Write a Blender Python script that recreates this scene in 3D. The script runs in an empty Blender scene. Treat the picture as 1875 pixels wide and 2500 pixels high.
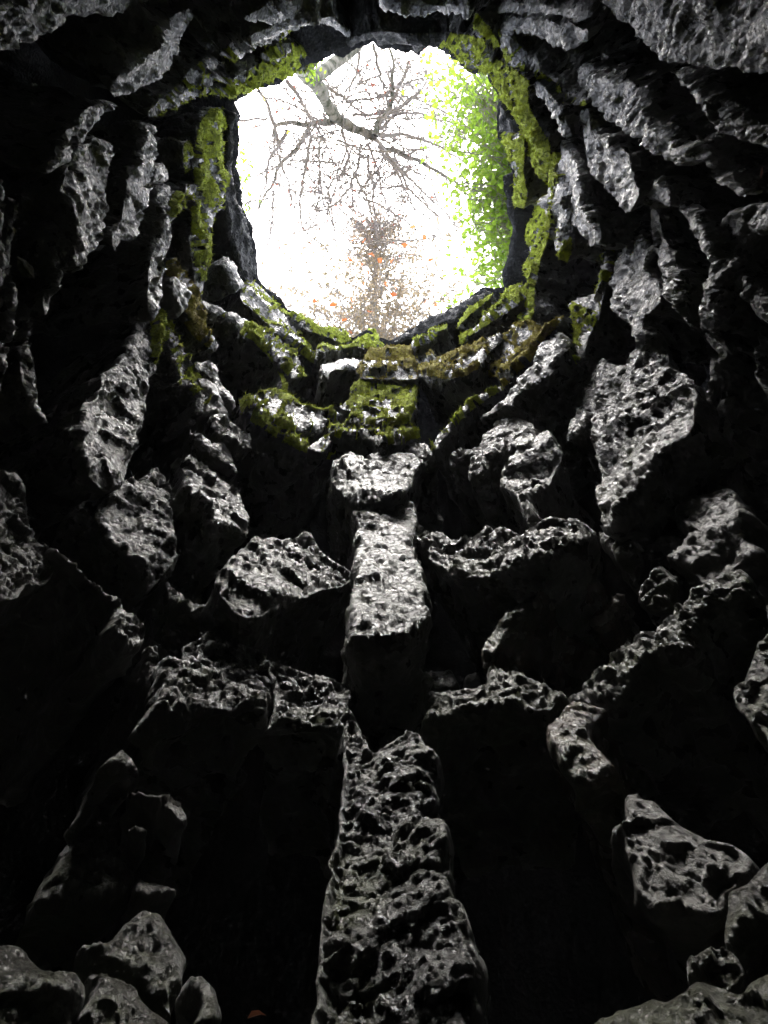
import bpy, math, random
import numpy as np

# ------------------------------------------------------------------ camera, world, sun, exposure
SC = bpy.context.scene
F = 1356.0                       # focal length in photo pixels (1875 x 2500)
EL = math.radians(60.6)
cam_d = bpy.data.cameras.new('camera'); cam = bpy.data.objects.new('camera', cam_d)
SC.collection.objects.link(cam); SC.camera = cam
cam.location = (0, 0, 0); cam.rotation_euler = (math.radians(90) + EL, 0, 0)
cam_d.sensor_fit = 'VERTICAL'; cam_d.angle = 2 * math.atan(1250 / F)
cam_d.clip_start = 0.02; cam_d.clip_end = 2000
SC.render.resolution_x = 768; SC.render.resolution_y = 1024

world = bpy.data.worlds.new('World'); SC.world = world; world.use_nodes = True
nt = world.node_tree; nt.nodes.clear()
sky = nt.nodes.new('ShaderNodeTexSky'); sky.sky_type = 'NISHITA'; sky.sun_disc = False
sky.sun_elevation = math.radians(77); sky.sun_rotation = math.radians(195)
sky.dust_density = 4.0; sky.air_density = 1.0; sky.ozone_density = 1.0
hsv = nt.nodes.new('ShaderNodeHueSaturation'); hsv.inputs['Saturation'].default_value = 0.5
bg = nt.nodes.new('ShaderNodeBackground'); bg.inputs['Strength'].default_value = 0.09
wo = nt.nodes.new('ShaderNodeOutputWorld')
nt.links.new(sky.outputs[0], hsv.inputs['Color']); nt.links.new(hsv.outputs[0], bg.inputs['Color'])
nt.links.new(bg.outputs[0], wo.inputs['Surface'])

sl = bpy.data.lights.new('sun', 'SUN'); sl.energy = 0.85; sl.angle = math.radians(22); sl.color = (1.0, 0.97, 0.93)
so = bpy.data.objects.new('sun', sl); SC.collection.objects.link(so)
so.rotation_euler = (math.radians(13), 0, math.radians(180 - 195))
SC.view_settings.view_transform = 'Standard'; SC.view_settings.look = 'None'
SC.view_settings.exposure = 4.5; SC.view_settings.gamma = 1.0; SC.view_settings.use_curve_mapping = False
SC.cycles.max_bounces = 6; SC.cycles.diffuse_bounces = 4; SC.cycles.glossy_bounces = 3
SC.cycles.sample_clamp_indirect = 4.0

random.seed(7); RNG = np.random.default_rng(7)
H = 6.0                          # height of the mouth above the camera
FLOOR = -1.6
COL = SC.collection

# ------------------------------------------------------------------ noise
def _h(ix, iy, iz, s):
    n = (ix * 374761393 + iy * 668265263 + iz * 1274126177 + s * 974634777) & 0xFFFFFFFF
    n = ((n ^ (n >> 13)) * 1103515245) & 0xFFFFFFFF
    n = ((n ^ (n >> 15)) * 2246822519) & 0xFFFFFFFF
    return ((n ^ (n >> 16)) & 0xFFFFFF) / float(0xFFFFFF)
def vnoise(p, s=0):
    i = np.floor(p).astype(np.int64); f = p - i; f = f * f * f * (f * (f * 6 - 15) + 10)
    r = 0
    for dx in (0, 1):
        wx = f[:, 0] if dx else 1 - f[:, 0]
        for dy in (0, 1):
            wy = f[:, 1] if dy else 1 - f[:, 1]
            for dz in (0, 1):
                wz = f[:, 2] if dz else 1 - f[:, 2]
                r = r + wx * wy * wz * _h(i[:, 0] + dx, i[:, 1] + dy, i[:, 2] + dz, s)
    return r * 2 - 1
def fbm(p, o=4, s=0, g=0.5, l=2.07):
    r = 0; a = 1; t = 0
    for k in range(o):
        r = r + a * vnoise(p + 17.3 * k, s + k); t += a; a *= g; p = p * l
    return r / t
def worley(p, s=0):
    i = np.floor(p).astype(np.int64); f1 = np.full(len(p), 9.0); f2 = f1.copy()
    for dx in (-1, 0, 1):
        for dy in (-1, 0, 1):
            for dz in (-1, 0, 1):
                a, b, c = i[:, 0] + dx, i[:, 1] + dy, i[:, 2] + dz
                q = np.stack([a + _h(a, b, c, s), b + _h(a, b, c, s + 1), c + _h(a, b, c, s + 2)], 1) - p
                d = np.sqrt((q * q).sum(1))
                f2 = np.minimum(f2, np.maximum(f1, d)); f1 = np.minimum(f1, d)
    return f1, f2

def facets(p, s=0):
    i = np.floor(p).astype(np.int64); f1 = np.full(len(p), 9.0); f2 = f1.copy(); hh = np.zeros(len(p))
    for dx in (-1, 0, 1):
        for dy in (-1, 0, 1):
            for dz in (-1, 0, 1):
                a, b, c = i[:, 0] + dx, i[:, 1] + dy, i[:, 2] + dz
                q = p - np.stack([a + _h(a, b, c, s), b + _h(a, b, c, s + 1), c + _h(a, b, c, s + 2)], 1)
                d = np.sqrt((q * q).sum(1)); m = d < f1
                f2 = np.minimum(f2, np.maximum(f1, d)); f1 = np.minimum(f1, d)
                g = _h(a, b, c, s + 3) - .5 + q[:, 0] * (_h(a, b, c, s + 4) - .5) * 1.6 + q[:, 1] * (_h(a, b, c, s + 5) - .5) * 1.6 + q[:, 2] * (_h(a, b, c, s + 6) - .5) * 1.6
                hh = np.where(m, g, hh)
    return hh, np.clip(1 - (f2 - f1) / 0.12, 0, 1)

# ------------------------------------------------------------------ pixels of the photo -> rays
CROP = dict(A=(0, 0), B=(600, 0), C=(1175, 0), D=(0, 600), E=(600, 600), F=(1175, 600),
            G=(0, 1200), H=(600, 1200), I=(1175, 1200), J=(0, 1800), K=(600, 1800), L=(1175, 1800))
def px(crop, pts):
    ox, oy = CROP[crop]
    return [(ox + x * 700 / 1659, oy + y * 700 / 1659) for x, y in pts]
def rays(pts):
    a = np.array(pts, float); x = (a[:, 0] - 937.5) / F; y = -(a[:, 1] - 1250) / F
    return np.stack([x, math.cos(EL) - y * math.sin(EL), math.sin(EL) + y * math.cos(EL)], 1)
def at_z(x, y, z):
    d = rays([(x, y)])[0]; return d * (z / d[2])

OPEN = (px('A', [(1350, 590), (1380, 650), (1365, 760), (1360, 950), (1380, 1060), (1400, 1200), (1440, 1290), (1470, 1400), (1485, 1560), (1490, 1620)])
        + px('E', [(65, 190), (130, 260), (190, 310), (240, 360), (320, 390), (400, 450), (480, 480), (560, 490), (620, 520), (720, 480), (800, 530), (830, 545), (900, 510), (1000, 465), (1100, 410), (1180, 380), (1280, 320), (1380, 240), (1430, 245), (1490, 240)])
        + px('C', [(130, 1560), (150, 1450), (190, 1360), (175, 1280), (160, 1200), (140, 1100), (120, 1020), (165, 1000), (150, 920), (140, 870), (95, 800), (90, 680), (105, 560), (60, 480)])
        + px('B', [(1400, 400), (1320, 420), (1230, 370), (1150, 310), (1090, 265), (1040, 270), (1000, 320), (950, 290), (840, 280), (770, 290), (740, 240), (680, 260), (560, 320), (500, 300), (430, 340), (300, 420), (200, 470), (100, 500)])
        + px('A', [(1500, 510), (1420, 550)]))
OP = np.array([at_z(x, y, H)[:2] for x, y in OPEN])
_az = np.unwrap(np.arctan2(OP[:, 1], OP[:, 0])); _rr = np.hypot(OP[:, 0], OP[:, 1])
def r_open(az):
    """radius of the mouth along an azimuth (traced outline, sampled)"""
    a = np.arctan2(OP[:, 1], OP[:, 0]); az = np.atleast_1d(az)
    out = np.zeros(len(az))
    n = len(OP)
    for k, t in enumerate(az):
        d = np.array([math.cos(t), math.sin(t)]); best = 0
        for i in range(n):
            p, q = OP[i], OP[(i + 1) % n]
            e = q - p; den = d[0] * e[1] - d[1] * e[0]
            if abs(den) < 1e-9: continue
            s = (p[0] * e[1] - p[1] * e[0]) / den; w = (p[0] * d[1] - p[1] * d[0]) / den
            if s > 0 and -1e-6 <= w <= 1 + 1e-6: best = max(best, s)
        out[k] = best if best else 1.4
    return out
_ta = np.linspace(-math.pi, math.pi, 721); _tr = r_open(_ta)
_k = np.ones(41) / 41
_ts = np.convolve(np.concatenate([_tr[-41:-1], _tr, _tr[1:41]]), _k, 'same')[40:-40]
def r_smooth(az): return float(np.interp((az + math.pi) % (2 * math.pi) - math.pi, _ta, _ts))

# ------------------------------------------------------------------ mesh helpers
def mesh_obj(name, V, Fq, mat, parent=None, tris=None, smooth=True):
    V = np.asarray(V, np.float32); me = bpy.data.meshes.new(name)
    Fq = np.asarray(Fq if Fq is not None and len(Fq) else np.zeros((0, 4)), np.int32).reshape(-1, 4)
    T = np.asarray(tris if tris is not None and len(tris) else np.zeros((0, 3)), np.int32).reshape(-1, 3)
    me.vertices.add(len(V)); me.vertices.foreach_set('co', V.ravel())
    me.loops.add(Fq.size + T.size); me.loops.foreach_set('vertex_index', np.concatenate([Fq.ravel(), T.ravel()]))
    me.polygons.add(len(Fq) + len(T))
    st = np.concatenate([np.arange(len(Fq)) * 4, Fq.size + np.arange(len(T)) * 3]).astype(np.int32)
    me.polygons.foreach_set('loop_start', st)
    me.polygons.foreach_set('use_smooth', np.full(len(st), smooth))
    me.materials.append(mat); me.update(calc_edges=True); me.validate()
    o = bpy.data.objects.new(name, me); COL.objects.link(o)
    if parent is not None:
        o.parent = parent
    return o
def tag(o, label=None, cat=None, group=None, kind=None):
    if label: o['label'] = label
    if cat: o['category'] = cat
    if group: o['group'] = group
    if kind: o['kind'] = kind
    return o
def empty(name, loc=(0, 0, 0)):
    o = bpy.data.objects.new(name, None); COL.objects.link(o); o.location = loc; o.empty_display_size = 0.1; return o

# ------------------------------------------------------------------ materials
def new_mat(name):
    m = bpy.data.materials.new(name); m.use_nodes = True; t = m.node_tree; t.nodes.clear()
    out = t.nodes.new('ShaderNodeOutputMaterial'); b = t.nodes.new('ShaderNodeBsdfPrincipled')
    t.links.new(b.outputs[0], out.inputs[0]); return m, t, b, out
def noise(t, scale, detail=4, rough=0.55, vec=None):
    n = t.nodes.new('ShaderNodeTexNoise'); n.inputs['Scale'].default_value = scale
    n.inputs['Detail'].default_value = detail; n.inputs['Roughness'].default_value = rough
    if vec is not None: t.links.new(vec, n.inputs['Vector'])
    return n
def ramp(t, src, stops):
    r = t.nodes.new('ShaderNodeValToRGB'); e = r.color_ramp.elements
    while len(e) < len(stops): e.new(0.5)
    for k, (p, c) in enumerate(stops): e[k].position = p; e[k].color = (*c, 1)
    t.links.new(src, r.inputs[0]); return r
def rock_mat(name, dark, light, rmin=0.22, rmax=0.5, bump=0.02, spec=0.9, green=0.0, scale=1.0):
    m, t, b, _ = new_mat(name)
    geo = t.nodes.new('ShaderNodeTexCoord').outputs['Object']
    n1 = noise(t, 3.5 * scale, 6, 0.6, geo); n2 = noise(t, 22 * scale, 5, 0.65, geo)
    mx = t.nodes.new('ShaderNodeMix'); mx.data_type = 'FLOAT'; mx.inputs[0].default_value = 0.45
    t.links.new(n1.outputs[0], mx.inputs[2]); t.links.new(n2.outputs[0], mx.inputs[3])
    c = ramp(t, mx.outputs[0], [(0.36, dark), (0.5, tuple((a + q) / 2 for a, q in zip(dark, light))), (0.64, light)])
    col = c.outputs[0]
    if green > 0:
        n4 = noise(t, 6, 5, 0.6, geo)
        g = ramp(t, n4.outputs[0], [(0.5 - green * 0.2, (0, 0, 0)), (0.68 - green * 0.2, (1, 1, 1))])
        gm = t.nodes.new('ShaderNodeMix'); gm.data_type = 'RGBA'; t.links.new(g.outputs[0], gm.inputs[0])
        t.links.new(col, gm.inputs[6]); gm.inputs[7].default_value = (0.03, 0.036, 0.010, 1); col = gm.outputs[2]
    t.links.new(col, b.inputs['Base Color'])
    n3 = noise(t, 14 * scale, 3, 0.5, geo)
    rr = t.nodes.new('ShaderNodeMapRange'); rr.inputs[1].default_value = 0.3; rr.inputs[2].default_value = 0.7
    rr.inputs[3].default_value = rmin; rr.inputs[4].default_value = rmax
    t.links.new(n3.outputs[0], rr.inputs[0]); t.links.new(rr.outputs[0], b.inputs['Roughness'])
    b.inputs['Specular IOR Level'].default_value = spec
    f1 = noise(t, 95 * scale, 6, 0.7, geo); v = t.nodes.new('ShaderNodeTexVoronoi'); v.inputs['Scale'].default_value = 48 * scale
    t.links.new(geo, v.inputs['Vector'])
    ad = t.nodes.new('ShaderNodeMath'); ad.operation = 'MULTIPLY_ADD'; ad.inputs[1].default_value = 0.8
    t.links.new(v.outputs[0], ad.inputs[0]); t.links.new(f1.outputs[0], ad.inputs[2])
    bp = t.nodes.new('ShaderNodeBump'); bp.inputs['Strength'].default_value = 1.0; bp.inputs['Distance'].default_value = bump
    t.links.new(ad.outputs[0], bp.inputs['Height']); t.links.new(bp.outputs[0], b.inputs['Normal'])
    return m
M_ROCK = rock_mat('wet_limestone', (0.016, 0.016, 0.0155), (0.085, 0.083, 0.077), 0.2, 0.42, green=0.12)
M_PALE = rock_mat('pale_wet_limestone', (0.02, 0.02, 0.0195), (0.115, 0.112, 0.104), 0.2, 0.42, green=0.12)
M_SMOOTH = rock_mat('smooth_wet_limestone', (0.018, 0.0175, 0.015), (0.07, 0.067, 0.057), 0.26, 0.45, 0.012, scale=0.7)
M_BROWN = rock_mat('brownish_wet_limestone', (0.03, 0.024, 0.018), (0.11, 0.088, 0.064), 0.18, 0.36, 0.012, green=0.15)
M_GREENISH = rock_mat('algae_stained_limestone', (0.016, 0.016, 0.013), (0.07, 0.067, 0.052), 0.25, 0.45, green=0.35)
M_BACK = rock_mat('shade_dark_recess_rock', (0.008, 0.008, 0.01), (0.024, 0.024, 0.028), 0.55, 0.8, 0.015, spec=0.12)  # back wall blackened in its colour to deepen the shade of the recesses
M_FLOOR = rock_mat('bounce_pale_floor', (0.22, 0.21, 0.19), (0.4, 0.38, 0.35), 0.4, 0.7, 0.02, spec=0.4)  # unseen floor made pale to bounce light onto the stones' undersides
M_SHADED = rock_mat('shade_dark_stone', (0.007, 0.007, 0.007), (0.022, 0.022, 0.022), 0.5, 0.75, 0.015, spec=0.15)  # shade of the overhanging rim painted into a near-black base colour
RM = dict(d=M_SHADED, r=M_ROCK, p=M_PALE, s=M_SMOOTH, b=M_BROWN, g=M_GREENISH)
def leafy(name, c1, c2, trans=0.5, scale=30, rough=0.6, bump=0.0):
    m, t, b, out = new_mat(name)
    geo = t.nodes.new('ShaderNodeTexCoord').outputs['Object']
    n = noise(t, scale, 4, 0.6, geo); c = ramp(t, n.outputs[0], [(0.35, c1), (0.65, c2)])
    t.links.new(c.outputs[0], b.inputs['Base Color']); b.inputs['Roughness'].default_value = rough
    b.inputs['Specular IOR Level'].default_value = 0.25
    if bump:
        f = noise(t, 55, 5, 0.7, geo); n.inputs['Roughness'].default_value = 0.75
        bp = t.nodes.new('ShaderNodeBump'); bp.inputs['Strength'].default_value = 1.0; bp.inputs['Distance'].default_value = bump
        t.links.new(f.outputs[0], bp.inputs['Height']); t.links.new(bp.outputs[0], b.inputs['Normal'])
    if trans:
        tr = t.nodes.new('ShaderNodeBsdfTranslucent'); t.links.new(c.outputs[0], tr.inputs[0])
        mx = t.nodes.new('ShaderNodeMixShader'); mx.inputs[0].default_value = trans
        t.links.new(b.outputs[0], mx.inputs[1]); t.links.new(tr.outputs[0], mx.inputs[2]); t.links.new(mx.outputs[0], out.inputs[0])
    return m
M_MOSS = leafy('green_moss', (0.13, 0.16, 0.014), (0.55, 0.64, 0.05), 0.12, 22, 0.9, 0.03)
M_OMOSS = leafy('golden_moss', (0.13, 0.09, 0.025), (0.42, 0.38, 0.05), 0.1, 20, 0.9, 0.03)
M_LEAF = leafy('lime_green_leaf', (0.13, 0.23, 0.02), (0.3, 0.42, 0.05), 0.6, 9)
M_TWIGLEAF = leafy('russet_grey_needles', (0.2, 0.17, 0.1), (0.36, 0.27, 0.17), 0.5, 5)
M_RED = leafy('rust_red_leaf', (0.25, 0.06, 0.03), (0.4, 0.12, 0.07), 0.4, 5)
M_ORANGE = leafy('orange_leaf', (0.36, 0.1, 0.025), (0.55, 0.18, 0.06), 0.5, 5)
M_BROWNLEAF = leafy('brown_wet_leaf', (0.08, 0.03, 0.015), (0.16, 0.06, 0.03), 0.1, 40)
M_YELLOW = leafy('yellow_leaf', (0.5, 0.4, 0.02), (0.6, 0.5, 0.05), 0.5, 5)
M_BARK = rock_mat('pale_lichen_bark', (0.12, 0.11, 0.085), (0.32, 0.3, 0.25), 0.6, 0.9, 0.01, spec=0.2, green=0.3)
M_TWIG = rock_mat('dark_twig_bark', (0.2, 0.18, 0.175), (0.36, 0.32, 0.3), 0.6, 0.9, 0.003, spec=0.2)
M_SOIL = rock_mat('leaf_littered_soil', (0.04, 0.03, 0.02), (0.1, 0.08, 0.05), 0.7, 0.95, 0.02, spec=0.2, green=0.3)

# ------------------------------------------------------------------ the shaft: floor, back wall, ground above
def shaft():
    na, rings = 900, []
    az = np.linspace(-math.pi, math.pi, na, endpoint=False)
    ro = np.interp(az, _ta, _tr)
    prof = [(0.03, H + 0.02), (0.0, H - 0.01), (0.07, H - 0.05), (0.18, H - 0.1), (0.3, H - 0.2), (0.45, H - 0.42)]
    for dr, z in prof: rings.append((ro + dr, np.full(na, z)))
    ro2 = np.array([r_smooth(a) for a in az])
    for k in range(1, 61):
        s = k / 60; z = (H - 0.42) * (1 - s) + FLOOR * s
        base = 2.1 + 0.75 * min(1, s * 1.2); w = min(1, k / 4)
        rings.append(((ro + 0.45) * (1 - w) + base * w, np.full(na, z)))
    V = []
    for r, z in rings:
        V.append(np.stack([np.cos(az) * r, np.sin(az) * r, z], 1))
    V = np.array(V); nr = len(V); P = V.reshape(-1, 3)
    d = fbm(P * 2.2, 5, 5) * 0.16 + fbm(P * 6, 4, 15, 0.6) * 0.08; d2 = fbm(P * 9, 3, 9) * 0.05 + fbm(P * 24, 4, 12, 0.65) * 0.03
    amp = np.repeat(np.clip((np.arange(nr)) / 3, 0.3, 1), na)
    rr = np.hypot(P[:, 0], P[:, 1]); f = 1 + (d + d2) * amp / rr
    P = P * np.stack([f, f, np.ones_like(f)], 1)
    i = np.arange(nr - 1)[:, None] * na; j = np.arange(na)[None, :]; j2 = (j + 1) % na
    Q = np.stack([i + j, i + na + j, i + na + j2, i + j2], 2).reshape(-1, 4)
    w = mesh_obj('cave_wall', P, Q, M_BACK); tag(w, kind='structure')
    # ground above, one sheet with the mouth cut out of it
    G = []; rad = [0.03, 0.25, 0.6, 1.2, 2.5, 5, 10, 25, 45, 60]
    for k, dr in enumerate(rad):
        r = ro * max(0, 1 - k / 4) + (ro.mean()) * min(1, k / 4) + dr
        z = H + 0.02 + 0.06 * np.sin(az * 5 + k) * min(1, k / 3) + (0.05 * k if k < 4 else 0.2)
        G.append(np.stack([np.cos(az) * r, np.sin(az) * r, z if k else np.full(na, H + 0.02)], 1))
    G = np.array(G).reshape(-1, 3); i = np.arange(len(rad) - 1)[:, None] * na
    Q = np.stack([i + j, i + j2, i + na + j2, i + na + j], 2).reshape(-1, 4)
    g = mesh_obj('ground', G, Q, M_SOIL); tag(g, kind='structure')
    n = 60; u = np.linspace(-3.3, 3.3, n); X, Y = np.meshgrid(u, u)
    P = np.stack([X.ravel(), Y.ravel(), np.full(n * n, FLOOR)], 1); P[:, 2] += fbm(P * 1.5, 4, 3) * 0.08 - 0.02
    a = np.arange(n - 1); I, J = np.meshgrid(a, a); b0 = (I * n + J).ravel()
    f = mesh_obj('cave_floor', P, np.stack([b0, b0 + 1, b0 + n + 1, b0 + n], 1), M_FLOOR); tag(f, kind='structure')
    return w
WALL = shaft()

# ------------------------------------------------------------------ a stone traced as an outline, set in the shaft with real size and depth
def roughen(poly, amp, seed):
    pts = []
    n = len(poly); per = sum(np.hypot(*(poly[(i + 1) % n] - poly[i])) for i in range(n)); step = max(per / 220, 0.006)
    for i in range(n):
        a, b = poly[i], poly[(i + 1) % n]; L = np.hypot(*(b - a)); m = max(1, int(L / step))
        for k in range(m): pts.append(a + (b - a) * k / m)
    P = np.array(pts)
    for _ in range(2): P = 0.5 * P + 0.25 * (np.roll(P, 1, 0) + np.roll(P, -1, 0))
    q = np.c_[P * 9, np.full(len(P), seed * 3.1)]
    dx = fbm(q, 4, seed, 0.6); dy = fbm(q + 50, 4, seed + 5, 0.6)
    return P + amp * np.stack([dx, dy], 1)
def poly_sd(Q, P):
    """signed distance (+ inside) and nearest boundary point"""
    n = len(P); sd = np.full(len(Q), 1e9); near = np.zeros_like(Q); ins = np.zeros(len(Q), bool)
    for i in range(n):
        a = P[i]; b = P[(i + 1) % n]; e = b - a; w = Q - a
        t = np.clip((w @ e) / max(e @ e, 1e-12), 0, 1); c = a + t[:, None] * e; d = ((Q - c) ** 2).sum(1)
        m = d < sd; sd[m] = d[m]; near[m] = c[m]
        if a[1] != b[1]:
            cr = ((a[1] > Q[:, 1]) != (b[1] > Q[:, 1])) & (Q[:, 0] < (b[0] - a[0]) * (Q[:, 1] - a[1]) / (b[1] - a[1]) + a[0])
            ins ^= cr
    sd = np.sqrt(sd); return np.where(ins, sd, -sd), near

QUAL = 0.0025
N_ST = 0
def stone(name, crop, pts, style='pit', mat='r', dR=None, tilt=6, yaw=0, depth=0.75, moss=0.0, golden=False, edge_moss=0.0,
          label=None, parent=None, rnd=0.03, off=0.0, lean=False, amp=1.0, relief=0.85):
    global N_ST; N_ST += 1; seed = N_ST * 13 + 1
    D = rays(px(crop, pts)); Dn = D / np.linalg.norm(D, axis=1)[:, None]; c = Dn.mean(0)
    az = math.atan2(c[1], c[0]); th = math.atan2(math.hypot(c[0], c[1]), c[2])
    r0 = r_smooth(az); the = math.atan2(r0, H)
    dep = min(1, max(0, (th - the) / 0.95))
    dR = (0.0 if dR is None else dR * 0.35 + (0.02 if dR < 0 else 0)) - 0.05 + 0.42 * dep + off - (0.2 if crop in 'JL' else 0.0)
    R = r0 + dR; P0 = c * R / math.hypot(c[0], c[1])
    vspan = np.ptp(np.array([R / math.tan(math.atan2(math.hypot(q[0], q[1]), q[2])) for q in Dn]))
    tl = math.radians(min(tilt * (0.45 + 0.75 * dep), math.degrees(th) * (0.25 + 0.15 * dep), math.degrees(math.asin(min(0.4, (0.03 + 0.05 * dep) * 2 / vspan))) if not lean else 99)); a2 = az + math.radians(yaw)
    o = np.array([math.cos(a2), math.sin(a2), 0]); u = np.array([-o[1], o[0], 0])
    nrm = -o * math.cos(tl) + np.array([0, 0, math.sin(tl)]); v = np.array([0, 0, math.cos(tl)]) + o * math.sin(tl)
    s = (nrm @ P0) / (D @ nrm); W = D * s[:, None] - P0
    poly = np.stack([W @ u, W @ v], 1)
    size = math.sqrt(max(1e-4, abs(0.5 * np.sum(poly[:, 0] * np.roll(poly[:, 1], -1) - np.roll(poly[:, 0], -1) * poly[:, 1]))))
    poly = roughen(poly, min(0.035, size * 0.07) * amp, seed)
    dist = np.linalg.norm(P0); cell = QUAL * dist; fore = max(0.3, abs(nrm @ (P0 / dist))); cu, cv = cell, cell / fore * 0.8
    lo, hi = poly.min(0) - cell, poly.max(0) + cell
    while (hi[0] - lo[0]) / cu * (hi[1] - lo[1]) / cv > 80000: cu *= 1.15; cv *= 1.15
    nu, nv = int((hi[0] - lo[0]) / cu) + 2, int((hi[1] - lo[1]) / cv) + 2
    U, Vv = np.meshgrid(lo[0] + np.arange(nu) * cu, lo[1] + np.arange(nv) * cv, indexing='ij')
    Q = np.stack([U.ravel(), Vv.ravel()], 1); sd, near = poly_sd(Q, poly)
    i, j = np.meshgrid(np.arange(nu - 1), np.arange(nv - 1), indexing='ij'); b = (i * nv + j).ravel()
    quads = np.stack([b, b + nv, b + nv + 1, b + 1], 1)
    quads = quads[sd[quads].mean(1) > 0]
    if len(quads) < 6: return None
    # boundary edges
    E = np.concatenate([quads[:, [0, 1]], quads[:, [1, 2]], quads[:, [2, 3]], quads[:, [3, 0]]])
    key = E.min(1).astype(np.int64) * (nu * nv) + E.max(1); uq, inv, cnt = np.unique(key, return_inverse=True, return_counts=True)
    BE = E[cnt[inv] == 1]; bv = np.unique(BE)
    Q[bv] = near[bv]; sd = np.maximum(sd, 0); sd[bv] = 0
    used = np.unique(quads); remap = np.full(nu * nv, -1); remap[used] = np.arange(len(used))
    Q = Q[used]; sd = sd[used]; quads = remap[quads]; BE = remap[BE]
    P = P0 + Q[:, :1] * u + Q[:, 1:] * v
    # relief
    w = min(rnd, size * 0.3)
    back = w * (1 - np.sqrt(np.clip(1 - (1 - np.clip(sd / w, 0, 1)) ** 2, 0, 1)))
    fade = np.clip(sd / (w * 0.5), 0, 1)
    N = P + seed
    big = fbm(N * 3.2, 3, seed) * 0.07 * min(1, size / 0.35)
    wn = N + 0.03 * np.stack([fbm(N * 11, 3, 61), fbm(N * 11, 3, 62), fbm(N * 11, 3, 63)], 1)
    if style == 'pit':
        f1, f2 = worley(wn * np.array([25, 25, 30]) + fbm(N * 9, 2, 3)[:, None] * 1.2, 11)
        g1, _ = worley(wn * 55 + 9, 21); var = np.clip(0.75 + fbm(N * 4, 2, 40) * 1.2, 0.15, 1.2)
        hgt = -np.clip((0.55 - f1) / 0.55, 0, 1) ** 0.7 * 0.026 * var - np.clip(0.5 - g1, 0, 1) * 0.014 + fbm(N * 34, 4, 5, 0.65) * 0.014
        fc, ck = facets(wn * 7, 50); hgt += fc * 0.03 - np.clip(fbm(N * 5.5, 2, 8), 0, 1) * 0.04
    elif style == 'rough':
        fc, ck = facets(wn * np.array([9, 9, 16]), 50); fd, cl = facets(wn * np.array([24, 24, 42]), 70)
        hgt = fc * 0.024 + fd * 0.013 - cl * 0.004 - ck * 0.006 + fbm(N * np.array([30, 30, 52]), 4, 5, 0.7) * 0.022 - np.clip(fbm(N * 8, 3, 8) - 0.15, 0, 1) * 0.035
    elif style == 'streak':
        S = Q @ np.array([[0.8, 0.6], [-0.6, 0.8]]); NS = np.c_[S[:, 0] * 30, S[:, 1] * 5, N[:, 2] * 2]
        fd, cl = facets(wn * 26, 70)
        hgt = fbm(NS + seed, 4, 6, 0.6) * 0.045 + fbm(N * 36, 4, 5, 0.65) * 0.014 + fd * 0.008
    else:
        fc, ck = facets(wn * np.array([6, 6, 10]), 50); fd, cl = facets(wn * 19, 70)
        hgt = fc * 0.018 + fd * 0.006 + fbm(N * 10, 5, 5, 0.6) * 0.045 + fbm(N * 45, 3, 5, 0.7) * 0.007
    rel_ = big * fade - back + hgt * relief * fade
    F0 = P + rel_[:, None] * nrm
    # sides, extruded away from the shaft axis
    ring, ridx = np.unique(BE), None
    loc = np.full(len(used), -1); loc[ring] = np.arange(len(ring)); K = 20
    dirv = -nrm * 0.9 + o * 0.1; dirv /= np.linalg.norm(dirv)
    cen = Q.mean(0); rel = Q[ring] - cen; inw = -(rel[:, :1] * u + rel[:, 1:] * v)
    allV = [F0]
    base = F0[ring]
    ea, eb = loc[BE[:, 0]], loc[BE[:, 1]]; dg = np.bincount(ea, minlength=len(ring)) + np.bincount(eb, minlength=len(ring))
    for k in range(1, K + 1):
        for _ in range(3):
            sm = np.zeros_like(base); np.add.at(sm, ea, base[eb]); np.add.at(sm, eb, base[ea]); base = 0.5 * base + 0.5 * sm / np.maximum(dg, 1)[:, None]
        s = (k / K) ** 1.3 * depth
        p = base + dirv * s + inw * 0.12 * (k / K) ** 1.5
        nn = p * 5 + seed; a = min(0.06, size * 0.14) * min(1, k / 6)
        fk = min(1, k / 3) * 0.034; n2 = p * 14; p = p + a * np.stack([fbm(nn, 3, 1), fbm(nn, 3, 2), fbm(nn, 3, 3)], 1) + fk * np.stack([fbm(n2, 3, 4), fbm(n2, 3, 5), fbm(n2, 3, 6)], 1)
        allV.append(p)
    base_i = len(F0); L = len(ring); side = []
    e0, e1 = loc[BE[:, 0]], loc[BE[:, 1]]
    side.append(np.stack([BE[:, 1], BE[:, 0], base_i + e0, base_i + e1], 1))
    for k in range(K - 1):
        side.append(np.stack([base_i + k * L + e1, base_i + k * L + e0, base_i + (k + 1) * L + e0, base_i + (k + 1) * L + e1], 1))
    VV = np.concatenate(allV); FF = np.concatenate([quads] + side)
    ob = mesh_obj(name, VV - P0, FF, RM[mat], parent); ob.location = P0
    if label: tag(ob, label, 'rock', 'wet stones lining the shaft')
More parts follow.
